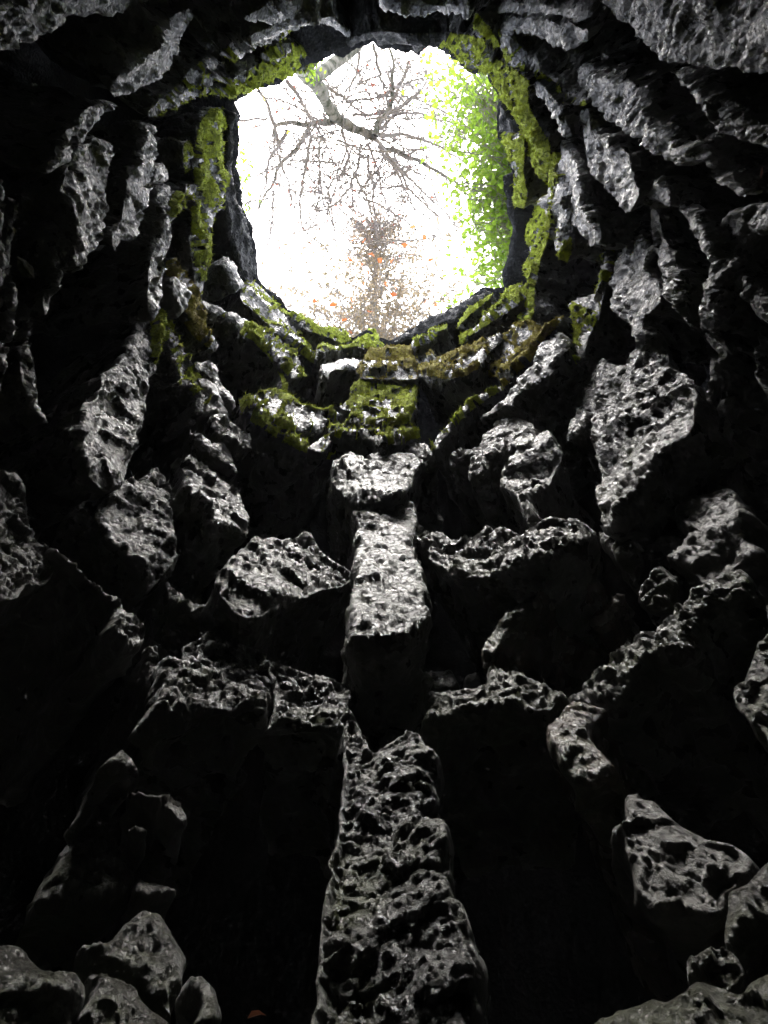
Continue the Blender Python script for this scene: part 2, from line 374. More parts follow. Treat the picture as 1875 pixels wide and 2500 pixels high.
    if moss >= 0.28 or edge_moss:
        mk = 0.8 * fbm(P * 3.0 + 40, 3, 31) + 1.5 * fbm(P * np.array([34, 34, 7]), 4, 33, 0.6) + 2.4 * np.clip((hgt - np.mean(hgt)) * 12, -0.5, 0.4)
        mk = mk * 0.95 + moss * 1.8 - 0.75
        if edge_moss: mk = np.maximum(mk, edge_moss - sd / 0.035 + 0.5 * fbm(P * 12, 2, 35))
        keep = (mk[quads] > 0).all(1); mq = quads[keep]
        if len(mq) > 4:
            us = np.unique(mq); rm = np.full(len(P), -1); rm[us] = np.arange(len(us))
            lift = 0.010 * np.clip(mk[us] * 4, 0, 1) + 0.010 * np.abs(fbm(P[us] * 45, 2, 36)) - 0.002
            mv = F0[us] + lift[:, None] * nrm
            q2 = rm[mq]
            nt_ = int(min(9000, max(200, len(us) * 2.2))); pick = RNG.integers(0, len(us), nt_)
            b0 = mv[pick] - nrm * 0.004; ln = RNG.uniform(0.006, 0.022, nt_)[:, None]
            dr = nrm * 0.7 + RNG.normal(0, 0.45, (nt_, 3)) + np.array([0, 0, -0.35]); tip = b0 + dr * ln
            sdv = np.cross(dr, RNG.normal(0, 1, (nt_, 3))); sdv /= np.linalg.norm(sdv, axis=1)[:, None] + 1e-9
            wv = sdv * (0.0035 * dist / 4)
            tv = np.stack([b0 - wv, b0 + wv, tip], 1).reshape(-1, 3)
            allm = np.concatenate([mv, tv]) - P0; T = np.arange(nt_ * 3).reshape(-1, 3) + len(mv)
            mo = mesh_obj('moss', allm, q2, M_OMOSS if golden else M_MOSS, ob, tris=T)
            mo['kind'] = 'stuff'

    return ob

# ------------------------------------------------------------------ the stones of the shaft
def B(label, crop, pts, name='boulder', **k): return stone(name, crop, pts, label=label, **k)
def S(crop, pts, **k): return stone('stone', crop, pts, parent=WALL, **k)

# --- upper left and top edge
B('broad glossy streaked slab filling the top left corner of the photo', 'A', [(-200, 330), (0, 300), (60, 290), (190, 200), (340, 160), (480, 110), (640, 80), (830, 60), (960, 30), (1100, -60), (1100, -420), (-200, -420)], name='rock_slab', style='streak', mat='r', tilt=4, dR=0.1)
B('long narrow pale lit slab slanting down leftward from the top edge', 'A', [(1310, -20), (1250, 30), (1150, 110), (1090, 200), (1010, 300), (930, 440), (830, 540), (700, 600), (660, 570), (750, 400), (850, 280), (930, 170), (1000, 130), (1100, 80), (1200, -10)], name='rock_slab', style='streak', mat='p', tilt=8, dR=0.05)
B('small knobbly grey rock at the lower end of the long slanting pale slab', 'A', [(700, 600), (610, 680), (560, 760), (480, 900), (400, 960), (320, 1010), (305, 960), (350, 890), (400, 800), (480, 720), (520, 640), (640, 590)], name='rock', style='rough', mat='r', tilt=8)
B('pitted rock with white glinting ridges, leftmost of two hanging side by side', 'A', [(500, 830), (600, 800), (670, 820), (660, 960), (640, 1180), (620, 1340), (540, 1460), (440, 1570), (390, 1540), (380, 1400), (400, 1150), (430, 1000), (460, 880)], style='pit', mat='p', tilt=7)
S('A', [(310, 1250), (350, 1260), (352, 1400), (385, 1400), (360, 1560), (345, 1659), (310, 1840), (290, 1750), (320, 1600), (300, 1400)], style='pit', tilt=7)
B('narrow tapering pitted rock right of the wide glinting pitted one, upper left', 'A', [(840, 700), (910, 720), (905, 880), (870, 1060), (850, 1200), (830, 1310), (780, 1400), (740, 1380), (690, 1460), (680, 1380), (740, 1270), (760, 1120), (790, 960), (830, 780)], style='pit', mat='p', moss=0.25, tilt=7)
S('A', [(1290, 330), (1250, 430), (1180, 530), (1100, 600), (950, 670), (870, 700), (890, 665), (990, 570), (1050, 510), (1110, 440), (1200, 350)], style='rough', mat='p', moss=0.45)
B('large hanging rock shaggy with bright green moss, left of the opening', 'A', [(1240, 620), (1345, 620), (1345, 760), (1330, 960), (1310, 1060), (1280, 1200), (1240, 1330), (1230, 1500), (1200, 1659), (1180, 1850), (1150, 1760), (1150, 1600), (1120, 1400), (1130, 1220), (1080, 1200), (1100, 1090), (1140, 1060), (1140, 950), (1160, 780), (1180, 690)], style='pit', mat='p', moss=0.75, dR=-0.04)
S('A', [(1085, 840), (1115, 815), (1135, 970), (1090, 1010), (1078, 900)], style='rough', moss=0.7)
B('little mossy wedge stone beside the large shaggy moss rock, left wall', 'A', [(1030, 1100), (1070, 1105), (1045, 1200), (990, 1310), (970, 1270), (1000, 1180)], name='rock', style='rough', moss=0.8)
B('tall thin dark rock with a green mossy edge, between two dark gaps on the left', 'A', [(900, 1070), (985, 1060), (985, 1240), (975, 1350), (985, 1400), (965, 1500), (975, 1560), (960, 1700), (930, 1840), (890, 1840), (890, 1600), (910, 1400), (905, 1150)], style='rough', mat='r', moss=0.25, edge_moss=0.0)
S('A', [(895, 950), (970, 945), (982, 1055), (900, 1065), (880, 1010)], style='rough')
S('A', [(1285, 345), (1350, 290), (1470, 235), (1580, 215), (1680, 140), (1740, 100), (1740, 140), (1660, 205), (1560, 250), (1450, 270), (1410, 300), (1340, 355)], style='rough', mat='p', moss=0.3)
S('A', [(1240, 450), (1350, 470), (1430, 450), (1530, 390), (1560, 480), (1420, 530), (1340, 565), (1250, 560), (1180, 575), (1190, 520), (1260, 535), (1320, 520), (1330, 495), (1260, 485)], style='rough', moss=0.8, dR=-0.05)
B('mossy overhanging lip of rock at the top left of the opening', 'B', [(-60, 480), (0, 450), (100, 385), (120, 320), (160, 280), (250, 268), (340, 285), (435, 325), (400, 380), (250, 425), (130, 480), (10, 515), (-40, 520)], name='rock_ledge', style='rough', moss=0.65, dR=-0.06)
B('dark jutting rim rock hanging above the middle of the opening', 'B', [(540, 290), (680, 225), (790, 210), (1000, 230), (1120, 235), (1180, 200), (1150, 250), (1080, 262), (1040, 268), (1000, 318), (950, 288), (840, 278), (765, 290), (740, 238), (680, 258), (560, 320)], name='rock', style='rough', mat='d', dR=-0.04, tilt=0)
S('B', [(-10, 270), (80, 222), (180, 180), (260, 140), (400, 70), (445, 62), (360, 140), (430, 142), (500, 130), (600, 185), (700, 208), (795, 205), (690, 228), (600, 215), (480, 168), (340, 172), (200, 215), (60, 265), (0, 290)], style='rough', mat='p', moss=0.1)
S('B', [(0, 145), (110, 85), (150, 45), (250, 5), (440, -10), (440, 35), (200, 105), (60, 142)], style='streak', mat='r')
S('B', [(740, -40), (860, 22), (1000, 55), (1140, 72), (1310, 75), (1310, 104), (1130, 98), (1000, 84), (860, 56), (760, 5)], style='rough', mat='p')
B('thin green moss covered rock along the upper right rim of the opening', 'B', [(1110, 245), (1170, 205), (1290, 225), (1370, 240), (1390, 330), (1430, 420), (1380, 410), (1300, 390), (1230, 330), (1190, 280)], name='rock', style='rough', moss=0.7, dR=-0.05)
S('B', [(1310, 90), (1350, 130), (1400, 180), (1450, 260), (1470, 285), (1440, 280), (1390, 220), (1340, 160)], style='rough', moss=0.75)
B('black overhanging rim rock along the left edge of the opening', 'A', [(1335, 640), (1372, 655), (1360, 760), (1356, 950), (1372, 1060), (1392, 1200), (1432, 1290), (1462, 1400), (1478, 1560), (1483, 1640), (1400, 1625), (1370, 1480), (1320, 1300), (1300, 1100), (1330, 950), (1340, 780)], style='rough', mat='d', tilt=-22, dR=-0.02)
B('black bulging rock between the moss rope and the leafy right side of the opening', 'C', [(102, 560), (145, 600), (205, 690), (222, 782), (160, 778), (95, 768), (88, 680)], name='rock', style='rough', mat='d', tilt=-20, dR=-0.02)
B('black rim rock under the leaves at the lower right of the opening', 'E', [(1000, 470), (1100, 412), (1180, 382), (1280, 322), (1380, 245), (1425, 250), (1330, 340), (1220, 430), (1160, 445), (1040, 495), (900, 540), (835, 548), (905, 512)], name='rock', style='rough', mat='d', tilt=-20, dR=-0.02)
# --- top right
B('huge glossy streaked slab across the top right corner', 'C', [(560, -300), (600, -20), (680, 40), (740, 110), (830, 185), (900, 240), (970, 320), (1060, 370), (1120, 390), (1250, 400), (1400, 430), (1550, 410), (1659, 400), (1900, 420), (1900, -300)], name='rock_slab', style='streak', mat='p', tilt=8, dR=0.12)
S('C', [(-10, 62), (130, 38), (350, 66), (620, 100), (625, 132), (480, 115), (200, 88), (0, 96)], style='streak', mat='p')
B('thin wedge of streaked rock under the top edge, right of centre', 'C', [(0, 96), (160, 118), (330, 150), (500, 175), (595, 200), (560, 292), (470, 300), (350, 252), (200, 192), (80, 140)], name='rock', style='streak', mat='r', tilt=5)
S('C', [(10, 125), (130, 148), (170, 220), (235, 335), (335, 435), (425, 515), (505, 585), (595, 600), (590, 628), (515, 618), (415, 545), (295, 455), (205, 375), (125, 295), (55, 195)], style='rough', mat='p', moss=0.35)
B('long rope of bright moss covered rock running down the right rim', 'C', [(-25, 300), (50, 338), (200, 425), (255, 478), (258, 620), (312, 725), (372, 815), (388, 950), (392, 1085), (345, 1010), (290, 900), (250, 832), (220, 780), (200, 690), (140, 600), (90, 500), (15, 400)], style='rough', moss=0.85, dR=-0.05)
S('C', [(95, 765), (225, 785), (235, 880), (232, 1000), (252, 1140), (232, 1205), (195, 1200), (190, 1000), (150, 870), (105, 810)], style='rough', moss=0.8, dR=-0.05)
B('drooping tuft shaped mossy rock at the right of the opening, below the moss rope', 'C', [(225, 1160), (300, 1150), (388, 1090), (355, 1200), (382, 1340), (345, 1450), (315, 1560), (295, 1659), (290, 1800), (250, 1900), (240, 2020), (200, 2050), (212, 1900), (212, 1780), (220, 1700), (270, 1640), (225, 1530), (270, 1470), (238, 1350), (222, 1240)], style='rough', moss=0.85, dR=-0.04)
S('C', [(240, 440), (300, 480), (370, 560), (440, 640), (470, 740), (500, 800), (470, 810), (420, 700), (380, 620), (300, 560), (260, 500)], style='rough', mat='p', moss=0.2)
B('grey tongue shaped smooth-ended rock hanging on the upper right wall', 'C', [(470, 800), (520, 850), (570, 920), (600, 1080), (600, 1170), (640, 1240), (667, 1320), (650, 1400), (600, 1412), (550, 1340), (500, 1300), (500, 1180), (470, 1060), (455, 900)], style='rough', mat='p', relief=0.6)
B('honeycombed rock ending in a point, left of the grey tongue shaped one', 'C', [(405, 785), (440, 830), (460, 1000), (490, 1100), (510, 1250), (500, 1440), (470, 1540), (430, 1490), (390, 1380), (360, 1280), (350, 1180), (400, 1050), (410, 900)], style='pit', mat='p', moss=0.28)
B('square topped flaky rock right of the grey tongue shaped one', 'C', [(560, 620), (590, 640), (600, 770), (740, 778), (770, 860), (822, 920), (832, 1020), (882, 1100), (835, 1230), (780, 1225), (740, 1140), (680, 1080), (620, 1020), (590, 940), (560, 800)], style='pit', mat='p', relief=0.8, moss=0.12)
B('long diagonal pitted slab crossing the upper right wall', 'C', [(540, 360), (660, 415), (780, 465), (880, 525), (940, 610), (960, 680), (1060, 730), (1150, 790), (1250, 860), (1300, 940), (1380, 1020), (1450, 1110), (1490, 1190), (1400, 1115), (1310, 1025), (1260, 955), (1150, 955), (1060, 925), (960, 845), (850, 785), (740, 725), (680, 650), (600, 580), (560, 480)], name='rock_slab', style='streak', mat='p', tilt=8)
B('thin glinting ridge of rock reaching the right photo edge, under the top right slab', 'C', [(1110, 390), (1180, 405), (1290, 485), (1400, 565), (1490, 655), (1659, 800), (1800, 920), (1800, 1000), (1659, 905), (1560, 855), (1440, 800), (1340, 740), (1330, 680), (1260, 600), (1255, 560), (1200, 500), (1140, 460)], name='rock', style='rough', mat='p')
S('C', [(950, 1130), (1010, 1005), (1045, 1100), (1055, 1200), (1000, 1175), (955, 1160)], style='pit', mat='p')
B('small bright wavy rock standing alone in the dark at upper right', 'C', [(1105, 1095), (1160, 1085), (1190, 1190), (1250, 1215), (1290, 1330), (1332, 1480), (1280, 1505), (1230, 1400), (1190, 1310), (1128, 1210)], name='rock', style='smooth', mat='p')
B('bright white glinting cascade of pitted rock on the right wall', 'F', [(805, -180), (890, -200), (950, -120), (970, 0), (985, 180), (998, 330), (905, 395), (905, 445), (920, 560), (880, 600), (850, 500), (830, 440), (780, 405), (740, 250), (765, 100), (775, 0)], style='pit', mat='p', tilt=10)
S('F', [(940, -240), (1000, -180), (1020, -50), (1085, 30), (1092, 110), (1133, 150), (1145, 250), (1155, 440), (1110, 360), (1050, 300), (1020, 190), (990, 60), (960, 0)], style='pit', mat='r')
B('narrow pale rock with mossy left side, left of the white glinting cascade', 'F', [(755, -10), (745, 120), (685, 260), (645, 400), (585, 540), (540, 690), (520, 560), (508, 340), (560, 290), (640, 265), (670, 160), (710, 60)], style='rough', mat='p', moss=0.4)
B('biggest pitted boulder on the right wall, arrow shaped and pointing down', 'F', [(840, 600), (900, 560), (960, 560), (1050, 535), (1080, 700), (1180, 760), (1235, 820), (1180, 960), (1205, 1000), (1100, 1120), (1030, 1240), (940, 1390), (870, 1450), (835, 1550), (790, 1650), (700, 1665), (668, 1450), (660, 1270), (618, 1150), (640, 1000), (620, 930), (540, 955), (500, 880), (498, 760), (560, 630), (650, 565), (680, 650), (760, 675), (835, 690)], style='pit', mat='p', tilt=9, off=-0.05, lean=True)
B('wide boulder with golden brown moss at the right end of the mossy ledge', 'F', [(-10, 600), (80, 520), (150, 515), (200, 450), (300, 428), (360, 480), (455, 382), (462, 400), (400, 480), (330, 545), (270, 655), (180, 735), (115, 815), (90, 745), (20, 745), (0, 700)], style='pit', mat='r', moss=0.75, golden=True)
B('long grey sloping stone under the golden brown moss boulder', 'F', [(460, 480), (510, 520), (470, 625), (400, 705), (300, 785), (200, 895), (190, 935), (120, 945), (0, 1035), (0, 990), (120, 900), (190, 800), (290, 700), (350, 580), (410, 488)], style='rough', mat='p', relief=0.7)
B('craggy fluted rock with a beak like overhang, right of the central pillar', 'F', [(-195, 1285), (-190, 1220), (-130, 1170), (-40, 1150), (20, 1085), (100, 965), (190, 975), (280, 1010), (330, 1100), (442, 1085), (440, 1180), (380, 1340), (290, 1430), (333, 1500), (322, 1563), (280, 1572), (220, 1500), (190, 1420), (108, 1340), (130, 1250), (200, 1180), (60, 1210), (0, 1320), (-60, 1322), (-92, 1300), (-60, 1190), (-130, 1210)], style='pit', mat='p', moss=0.12)
S('F', [(472, 1105), (490, 1000), (555, 945), (625, 938), (580, 1030), (520, 1085)], style='pit', moss=0.15)
S('E', [(1060, 1150), (1100, 1070), (1250, 930), (1380, 840), (1475, 790), (1485, 812), (1400, 860), (1270, 960), (1130, 1090), (1080, 1160)], style='rough', mat='p', moss=0.5)
B('twisting thin wet column at the right, beside the big arrow shaped boulder', 'F', [(1262, 480), (1375, 535), (1390, 620), (1350, 740), (1300, 860), (1280, 960), (1330, 1060), (1310, 1070), (1240, 965), (1268, 850), (1308, 730), (1345, 610), (1280, 545)], style='rough', mat='p')
S('F', [(1440, 845), (1370, 875), (1342, 960), (1330, 1050), (1325, 1195), (1355, 1205), (1370, 1060), (1398, 1010), (1392, 930), (1425, 890)], style='rough')
B('forked shiny root-like rock at the right edge, above the twisting column', 'C', [(1500, 1190), (1560, 1178), (1659, 1150), (1800, 1120), (1800, 1260), (1659, 1285), (1600, 1340), (1500, 1350), (1445, 1480), (1385, 1620), (1372, 1830), (1290, 1925), (1250, 1900), (1308, 1620), (1328, 1480), (1318, 1330), (1380, 1258)], style='rough', mat='p')
B('glinting rock limb sloping to the right edge below the forked rock', 'C', [(1450, 1400), (1500, 1400), (1560, 1560), (1600, 1700), (1680, 1740), (1800, 1800), (1800, 1900), (1659, 1885), (1560, 1822), (1480, 1705)], name='rock', style='rough', mat='p')
S('F', [(1240, 300), (1330, 370), (1365, 420), (1330, 465), (1372, 560), (1290, 540), (1260, 420)], style='rough')
S('F', [(1598, 395), (1618, 430), (1602, 560), (1595, 700), (1605, 780), (1655, 880), (1640, 900), (1562, 765), (1570, 600), (1588, 480)], style='rough', mat='p')
# --- left wall
S('D', [(-80, -400), (40, -395), (46, -250), (35, -100), (30, 100), (10, 250), (-80, 270)], style='rough')
B('leftmost glossy rock column, cut by the left edge of the photo', 'D', [(-120, 380), (0, 420), (40, 530), (52, 620), (46, 760), (30, 850), (0, 835), (-120, 820)], style='rough', mat='p')
B('very thin wavy wet rib of rock near the left edge', 'D', [(90, -300), (115, -260), (104, 0), (98, 150), (133, 330), (125, 420), (108, 552), (82, 540), (93, 380), (78, 230), (82, 0), (78, -200)], name='rock', style='rough', mat='p')
B('slim twisted wet column right of the thin rib near the left edge', 'D', [(145, 345), (205, 440), (215, 500), (190, 560), (235, 700), (255, 900), (295, 1000), (340, 1015), (260, 1015), (212, 960), (197, 860), (158, 740), (145, 600), (188, 540), (198, 470)], style='rough', mat='p')
B('large vertically streaked slab widening to the middle of the left wall', 'D', [(880, 310), (945, 250), (962, 400), (948, 520), (905, 740), (882, 780), (882, 950), (812, 1060), (792, 1180), (732, 1355), (640, 1400), (560, 1340), (508, 1270), (485, 1150), (425, 1010), (490, 990), (497, 880), (590, 880), (620, 750), (640, 720), (680, 700), (720, 600), (740, 505), (790, 520), (820, 440)], name='rock_slab', style='pit', mat='r', moss=0.05, relief=0.7, tilt=6, off=-0.05, lean=True)
B('green moss draped over the upper edge stone of the streaked slab', 'D', [(895, 420), (955, 305), (968, 480), (942, 560), (922, 680), (898, 730), (890, 560)], name='rock', style='rough', mat='r', moss=0.75, dR=-0.03)
B('flat leaning slab coated in yellow green moss, below the left rim', 'D', [(980, 65), (1080, 155), (1140, 240), (1180, 300), (1200, 370), (1212, 490), (1190, 502), (1120, 420), (1090, 385), (1090, 290), (1050, 220), (968, 140)], name='rock_slab', style='rough', moss=0.7, golden=True, dR=0.0)
B('plain dark grey stone tucked against the yellow green mossy slab', 'D', [(970, 160), (1045, 220), (1085, 310), (1080, 385), (1055, 412), (1018, 340), (988, 270), (965, 210)], name='rock', style='smooth', mat='s')
B('small mossy shelf pointing to the lower right, under the mossy leaning slab', 'D', [(1088, 402), (1190, 480), (1273, 580), (1260, 605), (1210, 575), (1130, 505), (1082, 435)], name='rock_ledge', style='rough', moss=0.65, golden=True)
B('slanting rock with a green mossy spine between two black gaps, left wall', 'D', [(965, 395), (1010, 450), (1060, 570), (1110, 650), (1180, 760), (1205, 830), (1215, 965), (1170, 962), (1150, 880), (1110, 800), (1050, 785), (1068, 752), (1040, 680), (1000, 570), (958, 500)], style='rough', mat='p', moss=0.5)
S('D', [(1140, 655), (1200, 655), (1252, 688), (1273, 750), (1333, 820), (1384, 910), (1360, 962), (1300, 870), (1240, 760), (1200, 712), (1160, 700)], style='smooth', mat='p', moss=0.15)
S('D', [(1160, 740), (1235, 770), (1295, 880), (1350, 965), (1225, 950), (1210, 850)], style='smooth', mat='s', dR=0.02)
B('lumpy grey rock with a skirt of pale ridges, left of centre', 'D', [(1215, 960), (1270, 948), (1360, 1000), (1450, 1060), (1484, 1155), (1380, 1142), (1290, 1102), (1250, 1030)], style='rough', mat='p')
S('D', [(1105, 1015), (1150, 1090), (1220, 1130), (1270, 1118), (1352, 1180), (1393, 1290), (1370, 1303), (1300, 1232), (1200, 1182), (1138, 1112)], style='smooth', mat='p')
B('pitted boulder shaped like a leaning teardrop, left of centre', 'D', [(1068, 1240), (1110, 1197), (1170, 1197), (1280, 1240), (1350, 1330), (1392, 1440), (1442, 1560), (1452, 1662), (1400, 1645), (1260, 1622), (1210, 1560), (1160, 1480), (1110, 1400), (1072, 1380)], style='pit', mat='p', tilt=10)
B('broad dim pitted boulder left of the leaning teardrop boulder', 'D', [(640, 1380), (740, 1360), (850, 1310), (920, 1238), (970, 1310), (1026, 1420), (1022, 1600), (1010, 1880), (900, 1960), (860, 1890), (780, 1830), (660, 1740), (575, 1640), (560, 1500), (660, 1430)], style='pit', mat='r', tilt=8)
S('G', [(415, 85), (480, 96), (600, 176), (705, 215), (800, 255), (862, 318), (892, 400), (905, 480), (870, 495), (868, 400), (795, 372), (700, 272), (600, 212), (500, 152)], style='rough', mat='p')
# --- below the opening, centre
B('sloping rock slab at the lower left rim, mossy along its inner edge', 'E', [(-20, 200), (60, 188), (130, 258), (240, 368), (300, 398), (402, 468), (380, 520), (400, 600), (445, 695), (370, 652), (310, 590), (220, 520), (130, 432), (30, 332), (-10, 310)], name='rock_slab', style='pit', mat='r', moss=0.55, dR=-0.05, relief=0.7)
S('D', [(1310, 50), (1365, 100), (1388, 185), (1425, 232), (1370, 258), (1340, 170), (1308, 100)], style='smooth', mat='p')
B('pitted rock with moss stripes beneath the sloping rim slab', 'E', [(70, 455), (140, 475), (222, 558), (292, 618), (342, 700), (358, 738), (270, 750), (208, 690), (168, 620), (118, 560)], style='pit', mat='p', moss=0.5)
S('E', [(-20, 430), (80, 485), (165, 598), (225, 700), (255, 840), (240, 845), (188, 690), (118, 605), (45, 535), (-20, 500)], style='rough', moss=0.85)
B('smooth pale curved strip of stone running into a mossy edge', 'D', [(1185, 300), (1250, 325), (1385, 405), (1485, 475), (1575, 588), (1540, 592), (1420, 505), (1300, 395), (1205, 340)], name='rock', style='smooth', mat='p', edge_moss=0.15)
B('low arched mossy stone in the middle of the bottom rim', 'E', [(415, 575), (440, 538), (550, 568), (620, 548), (720, 486), (800, 556), (825, 585), (740, 592), (640, 566), (540, 585), (430, 598)], name='rock', style='rough', moss=0.85, dR=-0.05)
S('E', [(240, 372), (330, 395), (420, 462), (560, 495), (620, 535), (560, 552), (480, 515), (370, 480)], style='rough', moss=0.8, dR=-0.06)
S('E', [(440, 668), (560, 645), (705, 645), (695, 742), (640, 705), (520, 692), (470, 742)], style='smooth', mat='r')
B('topmost stone of the central pillar, with golden and green moss', 'E', [(645, 700), (700, 618), (830, 575), (950, 575), (985, 640), (988, 757), (820, 748), (700, 748), (650, 735)], style='pit', mat='r', moss=0.75, golden=True, dR=0.0, off=0.0)
B('second stone of the central pillar, ragged on its left and half mossy', 'E', [(700, 752), (820, 752), (988, 762), (1002, 840), (985, 905), (930, 1012), (780, 1022), (600, 992), (612, 930), (542, 922), (600, 860), (605, 812)], style='pit', mat='r', moss=0.68, dR=0.0)
B('flat flaring slab in the pillar, pale and fluted, under the half mossy stone', 'E', [(478, 1040), (600, 1000), (780, 1030), (930, 1018), (1022, 1085), (850, 1132), (780, 1152), (740, 1092), (600, 1102), (478, 1068)], name='rock_slab', style='rough', mat='r', moss=0.5, tilt=10, off=-0.03)
B('pale pitted rock with mossy flecks just left of the central pillar', 'E', [(15, 870), (110, 828), (190, 816), (270, 848), (350, 908), (430, 958), (595, 988), (480, 1022), (430, 1058), (330, 1052), (200, 1032), (95, 962)], style='pit', mat='r', moss=0.45)
B('slim mossy beam of rock falling from the left to the pillar', 'E', [(-20, 875), (20, 880), (105, 975), (252, 1066), (372, 1136), (480, 1176), (556, 1245), (480, 1215), (338, 1172), (196, 1096), (52, 1005), (-20, 950)], name='rock', style='rough', moss=0.68, tilt=10)
S('E', [(358, 1142), (450, 1085), (535, 1086), (500, 1142), (430, 1168)], style='smooth', mat='p', moss=0.35)
B('mossy dark-based rock wedged at the right end of the bottom rim', 'E', [(1210, 480), (1230, 420), (1330, 330), (1430, 255), (1400, 300), (1300, 380), (1235, 440)], name='rock', style='rough', moss=0.85, dR=-0.05)
B('thick mossy shelf sloping up to the right under the rim', 'E', [(1222, 560), (1228, 505), (1340, 440), (1430, 370), (1500, 240), (1590, 200), (1600, 290), (1500, 370), (1400, 440), (1300, 500), (1235, 570)], name='rock_ledge', style='rough', moss=0.85, dR=-0.03)
S('E', [(1040, 490), (1080, 462), (1165, 440), (1150, 470), (1080, 492)], style='rough', moss=0.8)
B('little mossy stone at the right shoulder of the pillar top', 'E', [(945, 575), (960, 545), (1030, 515), (1120, 492), (1080, 530), (1000, 565)], name='rock', style='rough', moss=0.7)
B('pitted ledge stretching right from the pillar top, mossy above and pale below', 'E', [(975, 595), (1060, 598), (1105, 632), (1250, 580), (1420, 520), (1510, 505), (1362, 640), (1350, 690), (1250, 742), (1160, 762), (1040, 737), (990, 742), (985, 650)], name='rock_ledge', style='pit', mat='r', moss=0.58, golden=True)
S('E', [(875, 1142), (1050, 1128), (1105, 1202), (1000, 1194), (930, 1172)], style='rough', mat='p')
B('dark pitted pillar stone with a ragged outline, above the smooth tall one', 'E', [(488, 1290), (498, 1238), (600, 1198), (690, 1238), (738, 1162), (770, 1178), (802, 1218), (940, 1186), (1056, 1242), (980, 1292), (942, 1400), (880, 1432), (740, 1452), (640, 1472), (580, 1422), (518, 1360)], style='pit', mat='r', moss=0.15, tilt=10, off=-0.05, lean=True)
B('tall pale block of the central pillar, the brightest and smoothest one', 'H', [(598, 130), (640, 60), (740, 18), (880, -4), (962, 58), (992, 150), (962, 280), (1012, 400), (1050, 520), (1062, 620), (1032, 780), (962, 880), (880, 870), (740, 868), (620, 870), (588, 858), (610, 720), (630, 600), (640, 480), (630, 350), (640, 250), (598, 180)], style='rough', mat='p', moss=0.12, relief=0.45, tilt=15, dR=0.0, depth=0.65, off=-0.2, lean=True)
# --- middle band
B('pitted oval boulder jutting from the left towards the tall pale block', 'H', [(-165, 440), (-125, 388), (0, 288), (60, 262), (250, 262), (350, 226), (402, 248), (452, 310), (560, 380), (640, 440), (600, 492), (440, 542), (290, 608), (100, 682), (0, 684), (-70, 642), (-112, 560), (-155, 500)], style='pit', mat='p', tilt=12, off=-0.12, lean=True)
B('horizontal lumpy ledge right of the tall pale block, greenish at its left', 'H', [(958, 295), (1040, 233), (1150, 226), (1200, 248), (1330, 222), (1450, 212), (1650, 243), (1740, 198), (1830, 186), (1970, 166), (2012, 200), (1960, 300), (1780, 400), (1640, 432), (1500, 442), (1240, 462), (1160, 422), (1080, 372), (1020, 320)], name='rock_ledge', style='rough', mat='p', moss=0.2, tilt=12, off=-0.15, lean=True)
B('thin jagged brownish edge of rock sloping from the ledge to the lower left', 'I', [(540, 250), (622, 290), (600, 332), (500, 432), (420, 502), (320, 592), (230, 692), (120, 782), (80, 862), (0, 952), (-22, 900), (0, 838), (80, 738), (200, 618), (290, 588), (340, 478), (390, 398), (480, 288)], name='rock', style='rough', mat='b', moss=0.1, tilt=12, off=-0.15, lean=True)
S('I', [(655, 196), (760, 226), (800, 186), (842, 240), (884, 290), (893, 352), (760, 374), (740, 322), (680, 292)], style='rough', mat='p')
B('lone faintly lit lens shaped rock face in the dark right of the pillar', 'I', [(595, 722), (700, 640), (762, 568), (818, 562), (782, 642), (700, 722), (620, 754)], name='rock', style='rough', mat='b', relief=0.7)
S('I', [(1165, 228), (1060, 292), (962, 352), (902, 440), (850, 525), (878, 400), (938, 298), (1040, 246)], style='rough', mat='r')
B('big water smoothed boulder at the right, above the long diagonal ledge', 'I', [(1060, 395), (1150, 300), (1250, 230), (1100, 190), (1105, 80), (1200, 20), (1290, -10), (1400, -60), (1480, 50), (1555, 130), (1505, 150), (1505, 260), (1592, 296), (1608, 352), (1500, 395), (1400, 445), (1250, 502), (1200, 462), (1100, 432)], style='smooth', mat='s', tilt=10, off=-0.1)
B('knobbly stone with a green algae patch under the water smoothed boulder', 'I', [(995, 430), (1060, 416), (1104, 490), (1062, 560), (1052, 622), (960, 644), (895, 620), (880, 560), (930, 500)], style='rough', mat='g', off=-0.12)
B('long bright diagonal ledge rising to the right edge of the cave', 'I', [(1500, 398), (1562, 490), (1564, 572), (1500, 604), (1400, 624), (1300, 704), (1240, 784), (1232, 912), (1150, 962), (980, 984), (940, 1064), (850, 1134), (720, 1204), (600, 1192), (500, 1284), (420, 1294), (480, 1188), (580, 1118), (690, 1028), (770, 968), (860, 888), (1000, 798), (1060, 738), (1130, 658), (1200, 600), (1210, 518), (1340, 458)], name='rock_ledge', style='rough', mat='p', tilt=14, off=-0.2, lean=True, depth=0.5)
B('brown rounded boulder face below the left end of the long diagonal ledge', 'I', [(430, 1262), (520, 1200), (610, 1195), (700, 1222), (660, 1302), (620, 1402), (700, 1482), (782, 1552), (680, 1634), (540, 1644), (480, 1584), (380, 1484), (358, 1400)], style='smooth', mat='b', tilt=14, off=-0.3, lean=True)
S('I', [(835, 1340), (1000, 1318), (1084, 1340), (950, 1442), (850, 1474), (818, 1420)], style='smooth', mat='s')
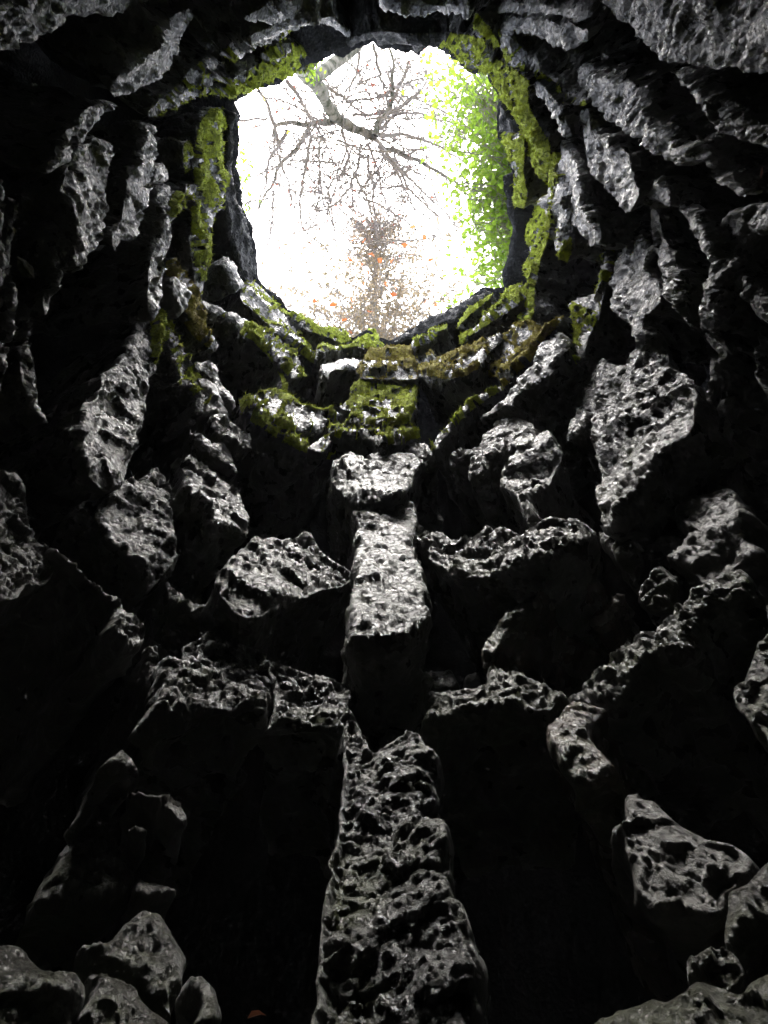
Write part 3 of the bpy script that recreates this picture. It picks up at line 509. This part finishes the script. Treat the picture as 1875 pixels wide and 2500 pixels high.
B('flat fine grained ledge right of the pillar, its underside dark', 'H', [(1008, 1180), (1060, 1138), (1370, 1088), (1373, 1000), (1440, 978), (1560, 1048), (1700, 1088), (1862, 1170), (1782, 1236), (1560, 1252), (1360, 1268), (1180, 1302), (1080, 1352), (975, 1362), (1000, 1300), (1050, 1230)], name='rock_ledge', style='rough', mat='g', relief=0.7, tilt=15, off=-0.28, lean=True, depth=0.5)
B('little square stone sitting on the flat fine grained ledge', 'H', [(1028, 1090), (1058, 1008), (1120, 1018), (1200, 1018), (1242, 1098), (1150, 1120), (1060, 1135), (1018, 1130)], name='rock', style='smooth', mat='p', tilt=14)
S('H', [(1250, 1095), (1270, 1048), (1365, 1042), (1368, 1085), (1300, 1100)], style='smooth', mat='s')
B('wide rough shelf of rock sloping left from the foot of the pale block', 'G', [(940, 928), (1090, 928), (1075, 862), (1200, 788), (1330, 700), (1402, 790), (1442, 882), (1560, 928), (1580, 1100), (1560, 1316), (1500, 1312), (1380, 1252), (1200, 1232), (1100, 1262), (950, 1252), (900, 1222), (930, 1130), (938, 1000)], name='rock_ledge', style='rough', mat='r', tilt=14, off=-0.2, lean=True, depth=0.4)
B('rough arm of rock joining the left shelf to the pillar', 'G', [(1560, 932), (1800, 1008), (1960, 1062), (2060, 1026), (2084, 1130), (2022, 1200), (2062, 1260), (2110, 1342), (2150, 1440), (2166, 1500), (2060, 1480), (1960, 1384), (1850, 1342), (1660, 1322), (1566, 1318), (1584, 1100)], name='rock_ledge', style='rough', mat='r', tilt=14, off=-0.22, lean=True, depth=0.45)
B('slim sunken strip of lit rock above the wide rough shelf', 'G', [(925, 478), (1000, 518), (1100, 598), (1230, 668), (1330, 686), (1352, 742), (1280, 744), (1150, 694), (1040, 644), (990, 572)], name='rock', style='rough', mat='r', tilt=14)
B('dim crooked ridge descending from the left wall to the rough shelf', 'G', [(268, 248), (350, 336), (450, 406), (560, 496), (642, 586), (702, 598), (742, 690), (852, 768), (864, 822), (822, 902), (700, 904), (645, 832), (615, 790), (655, 740), (655, 652), (596, 562), (496, 462), (396, 392), (315, 352)], style='rough', mat='s', tilt=12, off=-0.1, lean=True)
S('G', [(470, 670), (560, 735), (662, 790), (640, 846), (560, 795)], style='rough', mat='s')
S('G', [(828, 890), (920, 868), (942, 1000), (934, 1120), (902, 1192), (868, 1100), (848, 960)], style='rough', mat='s')
B('dark crumbly boulder at the left edge, halfway up the photo', 'G', [(-120, -130), (100, -120), (165, -50), (185, 130), (235, 262), (335, 350), (345, 442), (300, 522), (180, 524), (130, 574), (0, 604), (-120, 610)], style='rough', mat='s', tilt=12, off=-0.1, lean=True)
S('G', [(856, 1290), (950, 1256), (1100, 1286), (1220, 1316), (1302, 1356), (1374, 1440), (1446, 1512), (1390, 1536), (1318, 1472), (1268, 1404), (1100, 1320), (960, 1318), (900, 1316)], style='rough', mat='r')
S('G', [(1005, 1495), (1060, 1484), (1160, 1496), (1245, 1474), (1150, 1526), (1080, 1546)], style='smooth', mat='p')
# --- lower pillar
B('long rough column of rock forming the lower half of the central pillar, notched at its top', 'K', [(560, 58), (600, -162), (660, -150), (710, -50), (745, 56), (870, -16), (980, -38), (1042, -14), (1118, 108), (1124, 168), (1082, 220), (1092, 318), (1030, 410), (1112, 470), (1192, 550), (1226, 640), (1250, 780), (1256, 930), (1314, 1030), (1336, 1205), (1346, 1440), (1354, 1900), (356, 1900), (366, 1500), (380, 1200), (386, 1050), (408, 900), (458, 742), (500, 728), (470, 650), (498, 590), (540, 480), (530, 400), (530, 338), (556, 178)], name='rock_pillar', style='rough', mat='r', relief=0.6, tilt=9, off=-0.5, lean=True, depth=1.0)
# --- lower left
B('low rounded stone glinting faintly above the cone shaped boulder', 'J', [(555, 175), (640, 105), (700, 55), (765, 108), (805, 150), (825, 195), (700, 196), (600, 186)], name='rock', style='smooth', mat='p', tilt=12, off=-0.1)
S('J', [(760, 270), (850, 310), (900, 345), (1050, 345), (1070, 375), (1100, 470), (1060, 490), (960, 440), (880, 385), (820, 330)], style='smooth', mat='s', tilt=14, off=-0.08)
S('J', [(740, 510), (860, 530), (850, 575), (790, 580)], style='smooth', mat='s', tilt=14, off=-0.08)
B('cone shaped boulder with a ridged foot in the lower left', 'J', [(455, 420), (545, 378), (600, 478), (662, 560), (735, 660), (796, 790), (765, 902), (692, 966), (620, 996), (540, 976), (430, 966), (258, 970), (215, 902), (235, 848), (325, 740), (348, 680), (438, 590), (468, 530)], style='rough', mat='g', tilt=15, off=-0.02, lean=True)
S('J', [(790, 800), (880, 815), (1045, 870), (1000, 905), (900, 935), (830, 955), (765, 905)], style='smooth', mat='s', tilt=14, off=-0.08)
B('green tinged lumpy boulder under the cone shaped one', 'J', [(470, 1150), (640, 1160), (720, 1050), (820, 975), (950, 975), (1025, 1080), (1065, 1170), (1115, 1240), (1075, 1320), (1085, 1400), (1004, 1500), (1020, 1605), (880, 1480), (825, 1375), (700, 1335), (560, 1275), (500, 1205)], style='smooth', mat='g', tilt=15, off=-0.14, lean=True)
B('small rounded stone next to the leaf ledge at the bottom', 'J', [(1078, 1350), (1180, 1346), (1252, 1440), (1296, 1600), (1245, 1680), (1080, 1680), (1162, 1560), (1098, 1450)], style='smooth', mat='g', tilt=12, off=-0.22)
B('dark smooth boulder cut off by the bottom left corner', 'J', [(-120, 1160), (120, 1146), (202, 1230), (272, 1308), (452, 1306), (522, 1400), (502, 1500), (420, 1560), (460, 1659), (485, 1900), (-120, 1900)], style='smooth', mat='g', tilt=9, off=-0.26, lean=True)
S('J', [(500, 1330), (700, 1345), (820, 1390), (870, 1490), (1000, 1610), (1060, 1690), (640, 1900), (500, 1800), (440, 1570), (520, 1500)], style='smooth', mat='g', tilt=12, off=-0.22)
LEDGE = B('thin level ledge at the bottom left of the pillar, holding an orange leaf', 'J', [(1240, 1642), (1450, 1640), (1600, 1644), (1775, 1632), (1800, 1680), (1790, 1760), (1240, 1760)], name='rock_ledge', style='smooth', mat='p', tilt=10, dR=0.1, off=-0.15)
# --- lower right
B('pale lumpy boulder with a knob nose at the lower right', 'L', [(815, 330), (900, 276), (925, 340), (1000, 326), (1090, 416), (1160, 476), (1280, 536), (1430, 556), (1532, 640), (1574, 710), (1520, 790), (1400, 832), (1382, 922), (1300, 1002), (1150, 1004), (1000, 992), (935, 962), (866, 860), (846, 740), (786, 650), (726, 590), (736, 510), (816, 500)], style='smooth', mat='s', tilt=10, off=-0.22, lean=True)
B('dark boulder against the right edge, behind the pale knobbed boulder', 'L', [(1536, 792), (1582, 720), (1700, 625), (1900, 580), (1900, 1000), (1640, 1014), (1500, 1144), (1440, 1224), (1370, 1150), (1390, 960), (1404, 850)], style='smooth', mat='g', tilt=9, off=-0.3)
B('mustard tinged stone between the dark boulders at lower right', 'L', [(1172, 1262), (1300, 1178), (1420, 1166), (1524, 1312), (1450, 1424), (1380, 1442), (1300, 1374), (1180, 1384), (1165, 1320)], style='rough', mat='g', moss=0.1, golden=True, tilt=12, off=-0.35)
B('dark green tinged boulder cut off by the bottom right corner', 'L', [(540, 1700), (640, 1590), (800, 1520), (900, 1498), (970, 1458), (1050, 1482), (1150, 1398), (1250, 1358), (1350, 1370), (1460, 1440), (1500, 1360), (1900, 1180), (1900, 1950), (540, 1950)], style='smooth', mat='g', tilt=13, off=-0.42, lean=True)
B('wet winding rock mass along the right edge, below the diagonal ledge', 'I', [(1600, 616), (1900, 660), (1900, 1560), (1640, 1500), (1600, 1352), (1500, 1284), (1426, 1200), (1416, 1100), (1500, 1052), (1560, 900), (1630, 760)], style='smooth', mat='g', tilt=11, off=-0.3)
S('I', [(1230, 930), (1400, 1000), (1420, 1150), (1300, 1180), (1100, 1170), (1000, 1080), (1080, 990)], style='rough', mat='s', dR=0.3, tilt=12)

# ------------------------------------------------------------------ leaves and twigs
def tube(pts, rad, n=5):
    P = np.array(pts, float); R = np.array(rad, float); T = np.gradient(P, axis=0); T /= np.linalg.norm(T, axis=1)[:, None] + 1e-9
    a = np.cross(T, [0.3, 0.9, 0.25]); a /= np.linalg.norm(a, axis=1)[:, None] + 1e-9; b = np.cross(T, a)
    t = np.linspace(0, 2 * math.pi, n, endpoint=False)
    V = P[:, None, :] + R[:, None, None] * (np.cos(t)[None, :, None] * a[:, None, :] + np.sin(t)[None, :, None] * b[:, None, :])
    m = len(P); i = np.arange(m - 1)[:, None] * n; j = np.arange(n)[None, :]; j2 = (j + 1) % n
    return V.reshape(-1, 3), np.stack([i + j, i + j2, i + n + j2, i + n + j], 2).reshape(-1, 4)
class Acc:
    def __init__(s): s.V = []; s.Q = []; s.T = []; s.n = 0
    def add(s, V, Q=None, T=None):
        s.V.append(V)
        if Q is not None: s.Q.append(np.asarray(Q) + s.n)
        if T is not None: s.T.append(np.asarray(T) + s.n)
        s.n += len(V)
    def build(s, name, mat, parent=None, smooth=True):
        return mesh_obj(name, np.concatenate(s.V), np.concatenate(s.Q) if s.Q else None, mat, parent, np.concatenate(s.T) if s.T else None, smooth)
def leaf(c, size, d=None, n=None):
    """pointed oval leaf folded along its midrib, 8 triangles"""
    if d is None: d = RNG.normal(0, 1, 3) + np.array([0, 0, -0.2])
    d = d / (np.linalg.norm(d) + 1e-9); u = np.cross(d, RNG.normal(0, 1, 3)); u /= np.linalg.norm(u) + 1e-9; n = np.cross(d, u) if n is None else np.array(n, float); u = np.cross(n, d)
    L, W = size, size * RNG.uniform(0.25, 0.36); k = RNG.uniform(0.05, 0.2) * size
    V = [c, c + d * L * .33 + n * k * .4, c + d * L * .68 + n * k * .3, c + d * L - n * k * .4]
    for s in (1, -1): V += [c + d * L * .3 + u * W * s * .95 + n * k, c + d * L * .66 + u * W * s * .8 + n * k * .9]
    T = [[0, 4, 1], [1, 4, 5], [1, 5, 2], [2, 5, 3], [0, 1, 6], [1, 7, 6], [1, 2, 7], [2, 3, 7]]
    return np.array(V), np.array(T)
def wander(p, d, L, n, r0, r1, jit=0.25, up=0.0):
    pts = [np.array(p, float)]; d = np.array(d, float); d /= np.linalg.norm(d) + 1e-9
    for k in range(n):
        d = d + RNG.normal(0, jit, 3) * 0.5 + np.array([0, 0, up]); d /= np.linalg.norm(d); pts.append(pts[-1] + d * L / n)
    return pts, np.linspace(r0, r1, n + 1)
def smooth_path(pts, m=5):
    P = np.array(pts, float); out = []
    Q = np.vstack([2 * P[0] - P[1], P, 2 * P[-1] - P[-2]])
    for i in range(1, len(Q) - 2):
        for k in range(m):
            t = k / m; a, b, c, d = Q[i - 1], Q[i], Q[i + 1], Q[i + 2]
            out.append(0.5 * ((2 * b) + (c - a) * t + (2 * a - 5 * b + 4 * c - d) * t * t + (3 * b - a - 3 * c + d) * t ** 3))
    out.append(P[-1]); return np.array(out)
def cpath(crop, pts, z0, z1):
    q = px(crop, pts); n = len(q)
    return smooth_path([at_z(x, y, z0 + (z1 - z0) * k / (n - 1)) for k, (x, y) in enumerate(q)])

# --- the bare beech leaning over the mouth
def beech():
    root_p = np.array([-3.2, -3.6, H + 0.1])
    t = empty('bare_tree', root_p)
    tag(t, 'bare pale barked tree leaning over the opening with spreading leafless branches', 'tree')
    def loc(V): return V - root_p
    hub = at_z(*px('B', [(740, 790)])[0], 14.2)
    main = smooth_path([root_p, at_z(*px('B', [(190, 180)])[0], 9.5), at_z(*px('B', [(330, 400)])[0], 11.3), at_z(*px('B', [(430, 520)])[0], 12.2), at_z(*px('B', [(500, 650)])[0], 13.0), at_z(*px('B', [(600, 730)])[0], 13.7), hub], 8)
    n = len(main); s = np.linspace(0, 1, n); R = 0.08 * (1 - s) ** 0.9 + 0.075 + 0.010 * np.sin(s * 40)
    V, Q = tube(main, R, 16); V = V + 0.02 * fbm(V * 3, 3, 2)[:, None]
    mesh_obj('trunk', loc(V), Q, M_BARK, t)
    limb = smooth_path([main[int(n * .42)], at_z(*px('B', [(520, 360)])[0], 12.6), at_z(*px('B', [(640, 270)])[0], 13.4), at_z(*px('B', [(740, 130)])[0], 14.2), at_z(*px('B', [(900, -100)])[0], 15.5)], 6)
    V, Q = tube(limb, np.linspace(0.11, 0.08, len(limb)), 12); mesh_obj('limb', loc(V), Q, M_BARK, t)
    # branches traced from the photograph, rising outward from the hub
    specs = [([(740, 790), (760, 720), (830, 640), (850, 490), (845, 350), (840, 250)], .07),
             ([(740, 760), (830, 690), (950, 655), (1080, 680)], .045), ([(620, 660), (720, 655), (860, 650), (1000, 660), (1100, 690), (1230, 700)], .035),
             ([(770, 780), (900, 780), (1050, 810), (1180, 880), (1290, 965)], .045), ([(790, 860), (900, 890), (1040, 960), (1150, 1020), (1250, 1100), (1400, 1260)], .06),
             ([(750, 800), (830, 900), (900, 1010), (980, 1130), (1120, 1250), (1240, 1330)], .04), ([(770, 850), (840, 930), (960, 1040), (1090, 1170), (1220, 1310)], .035),
             ([(700, 830), (760, 960), (770, 1080), (820, 1200), (900, 1320)], .035), ([(720, 900), (715, 1000), (735, 1100), (745, 1240), (750, 1330)], .04),
             ([(660, 830), (645, 960), (610, 1080), (615, 1180), (612, 1290)], .035), ([(610, 1080), (540, 1150), (480, 1200), (400, 1220), (440, 1140), (440, 1000), (490, 930)], .025),
             ([(500, 690), (440, 715), (330, 715), (190, 720), (165, 790), (170, 900)], .07), ([(380, 740), (300, 860), (200, 960), (140, 1080), (80, 1190), (20, 1260)], .055),
             ([(240, 760), (180, 860), (130, 950), (110, 1080), (70, 1200)], .045), ([(240, 460), (300, 560), (370, 690), (440, 790), (500, 910), (520, 990)], .045),
             ([(90, 520), (130, 620), (170, 760), (185, 900), (240, 1040), (270, 1180)], .04), ([(440, 470), (560, 560), (640, 620), (700, 700), (760, 770)], .035),
             ([(660, 280), (650, 400), (610, 520), (580, 590)], .035), ([(740, 260), (760, 360), (790, 460), (850, 560), (920, 620)], .035),
             ([(560, 760), (600, 900), (560, 1000), (620, 1090)], .03), ([(430, 780), (420, 900), (440, 1060), (460, 1180), (500, 1300)], .03),
             ([(380, 780), (350, 930), (320, 1100), (320, 1270), (350, 1330), (420, 1400), (520, 1480)], .03), ([(160, 1100), (160, 1300), (200, 1440), (245, 1650)], .028),
             ([(150, 1290), (110, 1460), (85, 1600)], .024), ([(900, 600), (990, 540), (1050, 470), (1020, 380), (1000, 300)], .03),
             ([(860, 500), (950, 490), (1040, 460)], .025), ([(580, 600), (680, 580), (780, 560), (900, 470), (960, 380)], .03),
             ([(800, 860), (880, 1010), (940, 1130), (970, 1220)], .035), ([(690, 1150), (780, 1190), (900, 1260), (1060, 1380), (1200, 1510)], .025),
             ([(0, 940), (120, 1030), (260, 1100), (330, 1110), (430, 1090)], .022), ([(0, 1180), (120, 1150), (230, 1090)], .022),
             ([(-60, 700), (100, 690), (200, 715)], .03), ([(540, 330), (620, 380), (720, 480), (800, 600)], .025)]
    tw = Acc(); red = Acc(); yel = Acc()
    def sub(p, d, L, r, depth):
        pts, rr = wander(p, d, L, 6, r, max(0.005, r * 0.45), 0.42, 0.02)
        V, Q = tube(pts, rr, 4); tw.add(loc(V), Q)
        for k in range(2, 7):
            if depth < 2 and RNG.random() < 0.62:
                dd = pts[k] - pts[k - 1]; dd = dd / np.linalg.norm(dd) + RNG.normal(0, 0.75, 3); sub(pts[k], dd, L * RNG.uniform(.35, .65), max(0.005, rr[k] * .7), depth + 1)
            if RNG.random() < 0.025: V, T = leaf(pts[k], RNG.uniform(.05, .09), np.array([0, 0, -1]) + RNG.normal(0, .6, 3)); red.add(loc(V), T=T)
    for k in range(70):
        a = RNG.uniform(0, 2 * math.pi); c = np.array([740, 790]) + RNG.normal(0, 230, 2); e = c + np.array([math.cos(a), math.sin(a)]) * RNG.uniform(350, 900)
        m1 = c * .62 + e * .38 + RNG.normal(0, 60, 2); m2 = c * .3 + e * .7 + RNG.normal(0, 60, 2)
        specs.append(([tuple(c), tuple(m1), tuple(m2), tuple(e)], RNG.uniform(.012, .02)))
    for k, (p, r) in enumerate(specs):
        z0 = 13.0 + (k * 7 % 5) * .35; z1 = z0 + 1.5
        path = cpath('B', p, z0, z1); path = path + np.stack([fbm(path * 3 + k, 2, q) for q in (1, 2, 3)], 1) * 0.06
        R = np.linspace(r, max(.012, r * .3), len(path)); V, Q = tube(path, R, 6)
        mesh_obj('branch', loc(V), Q, M_BARK if r > .05 else M_TWIG, t)
        for i in range(3, len(path), 2):
            if RNG.random() < .95:
                d = path[i] - path[i - 1]; d = d / np.linalg.norm(d) + RNG.normal(0, .7, 3)
                sub(path[i], d, RNG.uniform(.5, 1.5), max(.006, R[i] * .45), 0)
    b = tw.build('twig', M_TWIG, t); b['kind'] = 'stuff'
    b = red.build('leaf', M_RED, t, False); b['kind'] = 'stuff'
    for x, y in [(112, 600), (200, 615), (245, 750), (465, 425), (375, 490), (100, 560)]:
        a = Acc(); V, T = leaf(at_z(*px('B', [(x, y)])[0], 12.5), .16, np.array([.3, .5, -1]))
        a.add(loc(V), T=T); a.build('yellow_leaf', M_YELLOW, t, False)
beech()

# --- the twiggy evergreen seen through the lower half of the mouth
def evergreen():
    top = at_z(*px('B', [(740, 1290)])[0], 17.0); basep = np.array([-0.08, 3.3, H + 0.1])
    t = empty('evergreen_tree', basep); tag(t, 'thin twiggy grey green evergreen rising behind the bottom rim, dotted with orange leaves', 'tree')
    path = smooth_path([basep, basep * [1, .93, 1] + [0, 0, 3], (basep + top) / 2 + [0.0, 0.25, 1.0], top], 8)
    V, Q = tube(path, np.linspace(.12, .02, len(path)), 8); mesh_obj('trunk', V - basep, Q, M_BARK, t)
    tw = Acc(); nd = Acc(); n = len(path)
    for k in range(210):
        s = RNG.uniform(.3, .99); p = path[int(s * (n - 1))]; a = RNG.uniform(0, 2 * math.pi)
        L = 6.4 * (1 - s) ** .55 * RNG.uniform(.6, 1.1) + .4
        L *= 1 - .68 * max(0, -math.sin(a)) ** .7
        d = np.array([math.cos(a), math.sin(a), RNG.uniform(0.1, .6)])
        pts, rr = wander(p, d, L, 7, .018, .006, .3, .03)
        V, Q = tube(pts, rr * .8, 4); tw.add(V - basep, Q)
        for i in range(1, 8):
            for _ in range(3):
                dd = d + RNG.normal(0, .8, 3); q, r2 = wander(pts[i], dd, RNG.uniform(.2, .5), 3, .007, .004, .4)
                V, Q = tube(q, r2, 3); tw.add(V - basep, Q)
                for j in range(1, 4):
                    for _ in range(2):
                        V, T = leaf(q[j], RNG.uniform(.04, .08)); nd.add(V - basep, T=T)
    tw.build('twig', M_TWIG, t)['kind'] = 'stuff'; nd.build('foliage', M_TWIGLEAF, t, False)['kind'] = 'stuff'
    for x, y in [(590, 70), (700, 150), (690, 210), (800, 212), (850, 230), (850, 75), (710, 48), (735, 35), (390, 305), (525, 335), (580, 345), (590, 425), (565, 420), (700, 370), (1045, 310), (1088, 330), (380, 410), (595, 305), (835, 272), (660, 100), (760, 75), (900, -10), (1085, 72), (985, -110), (1025, -60), (625, -55), (690, -45), (605, 485)]:
        a = Acc()
        V, T = leaf(at_z(*px('E', [(x, y)])[0], RNG.uniform(9, 11)), .13, np.array([RNG.normal(), .3, -.6])); a.add(V - basep, T=T)
        a.build('orange_leaf', M_ORANGE, t, False)
evergreen()

# --- the lime green leafy shrub leaning in over the right rim
def shrub(name, label, base, targets, mat, lsize, per, twigr=.012, spread=.3):
    t = empty(name, base); tag(t, label, 'shrub'); tw = Acc(); lf = Acc()
    for g in targets:
        mid = (base + g) / 2 + np.array([0, 0, .35]) + RNG.normal(0, .12, 3)
        p = smooth_path([base, mid, g], 6); R = np.linspace(twigr, .004, len(p)); V, Q = tube(p, R, 4); tw.add(V - base, Q)
        for k in range(per):
            i = int(RNG.integers(len(p) // 2, len(p))); c = p[i] + RNG.normal(0, spread * .4, 3) * [1, 1, .8]
            V, T = leaf(c, lsize * RNG.uniform(.7, 1.25), np.array([-.4, 0, -.3]) + RNG.normal(0, .8, 3)); lf.add(V - base, T=T)
            if k % 3 == 0: V, Q = tube([p[i], (p[i] + c) / 2 + RNG.normal(0, .02, 3), c], [.005, .004, .003], 3); tw.add(V - base, Q)
    tw.build('stem', M_TWIG, t)['kind'] = 'stuff'; lf.build('foliage', mat, t, False)['kind'] = 'stuff'
    return t
tg = []
while len(tg) < 235:
    y = RNG.uniform(150, 745); w = 60 + 190 * math.exp(-((y - 560) / 330) ** 2) * .8; x0 = 1195 + 60 * min(1, max(0, (y - 150) / 350))
    x = x0 - abs(RNG.normal(0, .42)) * w + 25
    if x > 1020: tg.append(at_z(x, y, RNG.uniform(6.5, 8.2)))
for k in range(26): tg.append(at_z(RNG.uniform(1030, 1180), RNG.uniform(140, 330), RNG.uniform(7.5, 9)))
shrub('leafy_shrub', 'lime green leafy shrub overhanging the right side of the opening', np.array([2.7, 0.3, H + .05]), tg, M_LEAF, .08, 42, .014, .36)
tg = [at_z(*q, RNG.uniform(6.3, 6.9)) for q in px('A', [(1400, 770), (1430, 850), (1400, 900), (1420, 980), (1390, 1000), (1440, 760), (1380, 1030), (1450, 1000)])]
shrub('fern', 'small sprig of green fronds poking over the left rim', np.array([-1.9, .5, H + .05]), tg, M_LEAF, .05, 12, .006, .12)
tg = [at_z(*q, RNG.uniform(6.2, 6.6)) for q in px('B', [(380, 400), (400, 430), (370, 460), (400, 380), (360, 420), (410, 470)])]
shrub('fern', 'fern tuft hanging down over the mossy lip at the top left of the opening', np.array([-1.0, -1.75, H + .05]), tg, M_LEAF, .05, 26, .006, .1)
tg = [at_z(*q, RNG.uniform(6.2, 6.6)) for q in px('E', [(1150, 330), (1190, 310), (1220, 340), (1170, 350), (1240, 320)])]
shrub('fern', 'low green fronds standing on the bottom rim right of the evergreen', np.array([.95, 1.9, H + .05]), tg, M_LEAF, .06, 10, .006, .1)

# --- single leaves on the rocks
def loose_leaf(name, label, crop, x, y, mat, size, r, d, n=None):
    g = rays(px(crop, [(x, y)]))[0]; p = g * (r / math.hypot(g[0], g[1])); a = Acc()
    V, T = leaf(np.zeros(3), size, np.array(d, float), n); a.add(V, T=T); o = a.build(name, mat, None, False); o.location = p - 0 * g
    tag(o, label, 'leaf'); return o
loose_leaf('fallen_leaf', 'orange brown fallen leaf lying on the thin ledge at the bottom', 'J', 1430, 1628, M_BROWNLEAF, .035, math.hypot(LEDGE.location[0], LEDGE.location[1]) - .02, [1, -.2, .12], [0, 0, 1])
loose_leaf('fallen_leaf', 'curled orange leaf stuck to the wet rock at the right edge', 'C', 1625, 960, M_RED, .05, r_smooth(0.1) + .05, [.2, .9, .3])
loose_leaf('fallen_leaf', 'pale narrow leaf caught on the dark left wall', 'D', 200, 190, M_BARK, .09, r_smooth(3.0) + .04, [-.3, -.9, -.3])
# --- thin damp air, added to lift the blacks between the stones
bm_v = [(x, y, z) for x in (-64, 64) for y in (-64, 64) for z in (-2.8, 24)]
hm = bpy.data.materials.new('damp_air_black_lift'); hm.use_nodes = True; ht = hm.node_tree; ht.nodes.clear()
ho = ht.nodes.new('ShaderNodeOutputMaterial'); hv = ht.nodes.new('ShaderNodeVolumePrincipled')
hv.inputs['Density'].default_value = 0.0023; hv.inputs['Color'].default_value = (0.9, 0.93, 1.0, 1)
ht.links.new(hv.outputs[0], ho.inputs['Volume'])
hz = mesh_obj('haze', bm_v, [[0, 1, 3, 2], [4, 6, 7, 5], [0, 4, 5, 1], [2, 3, 7, 6], [0, 2, 6, 4], [1, 5, 7, 3]], hm, smooth=False); hz['kind'] = 'stuff'
print('TRIS', sum(len(o.data.loops) - 2 * len(o.data.polygons) for o in bpy.data.objects if o.type == 'MESH'))
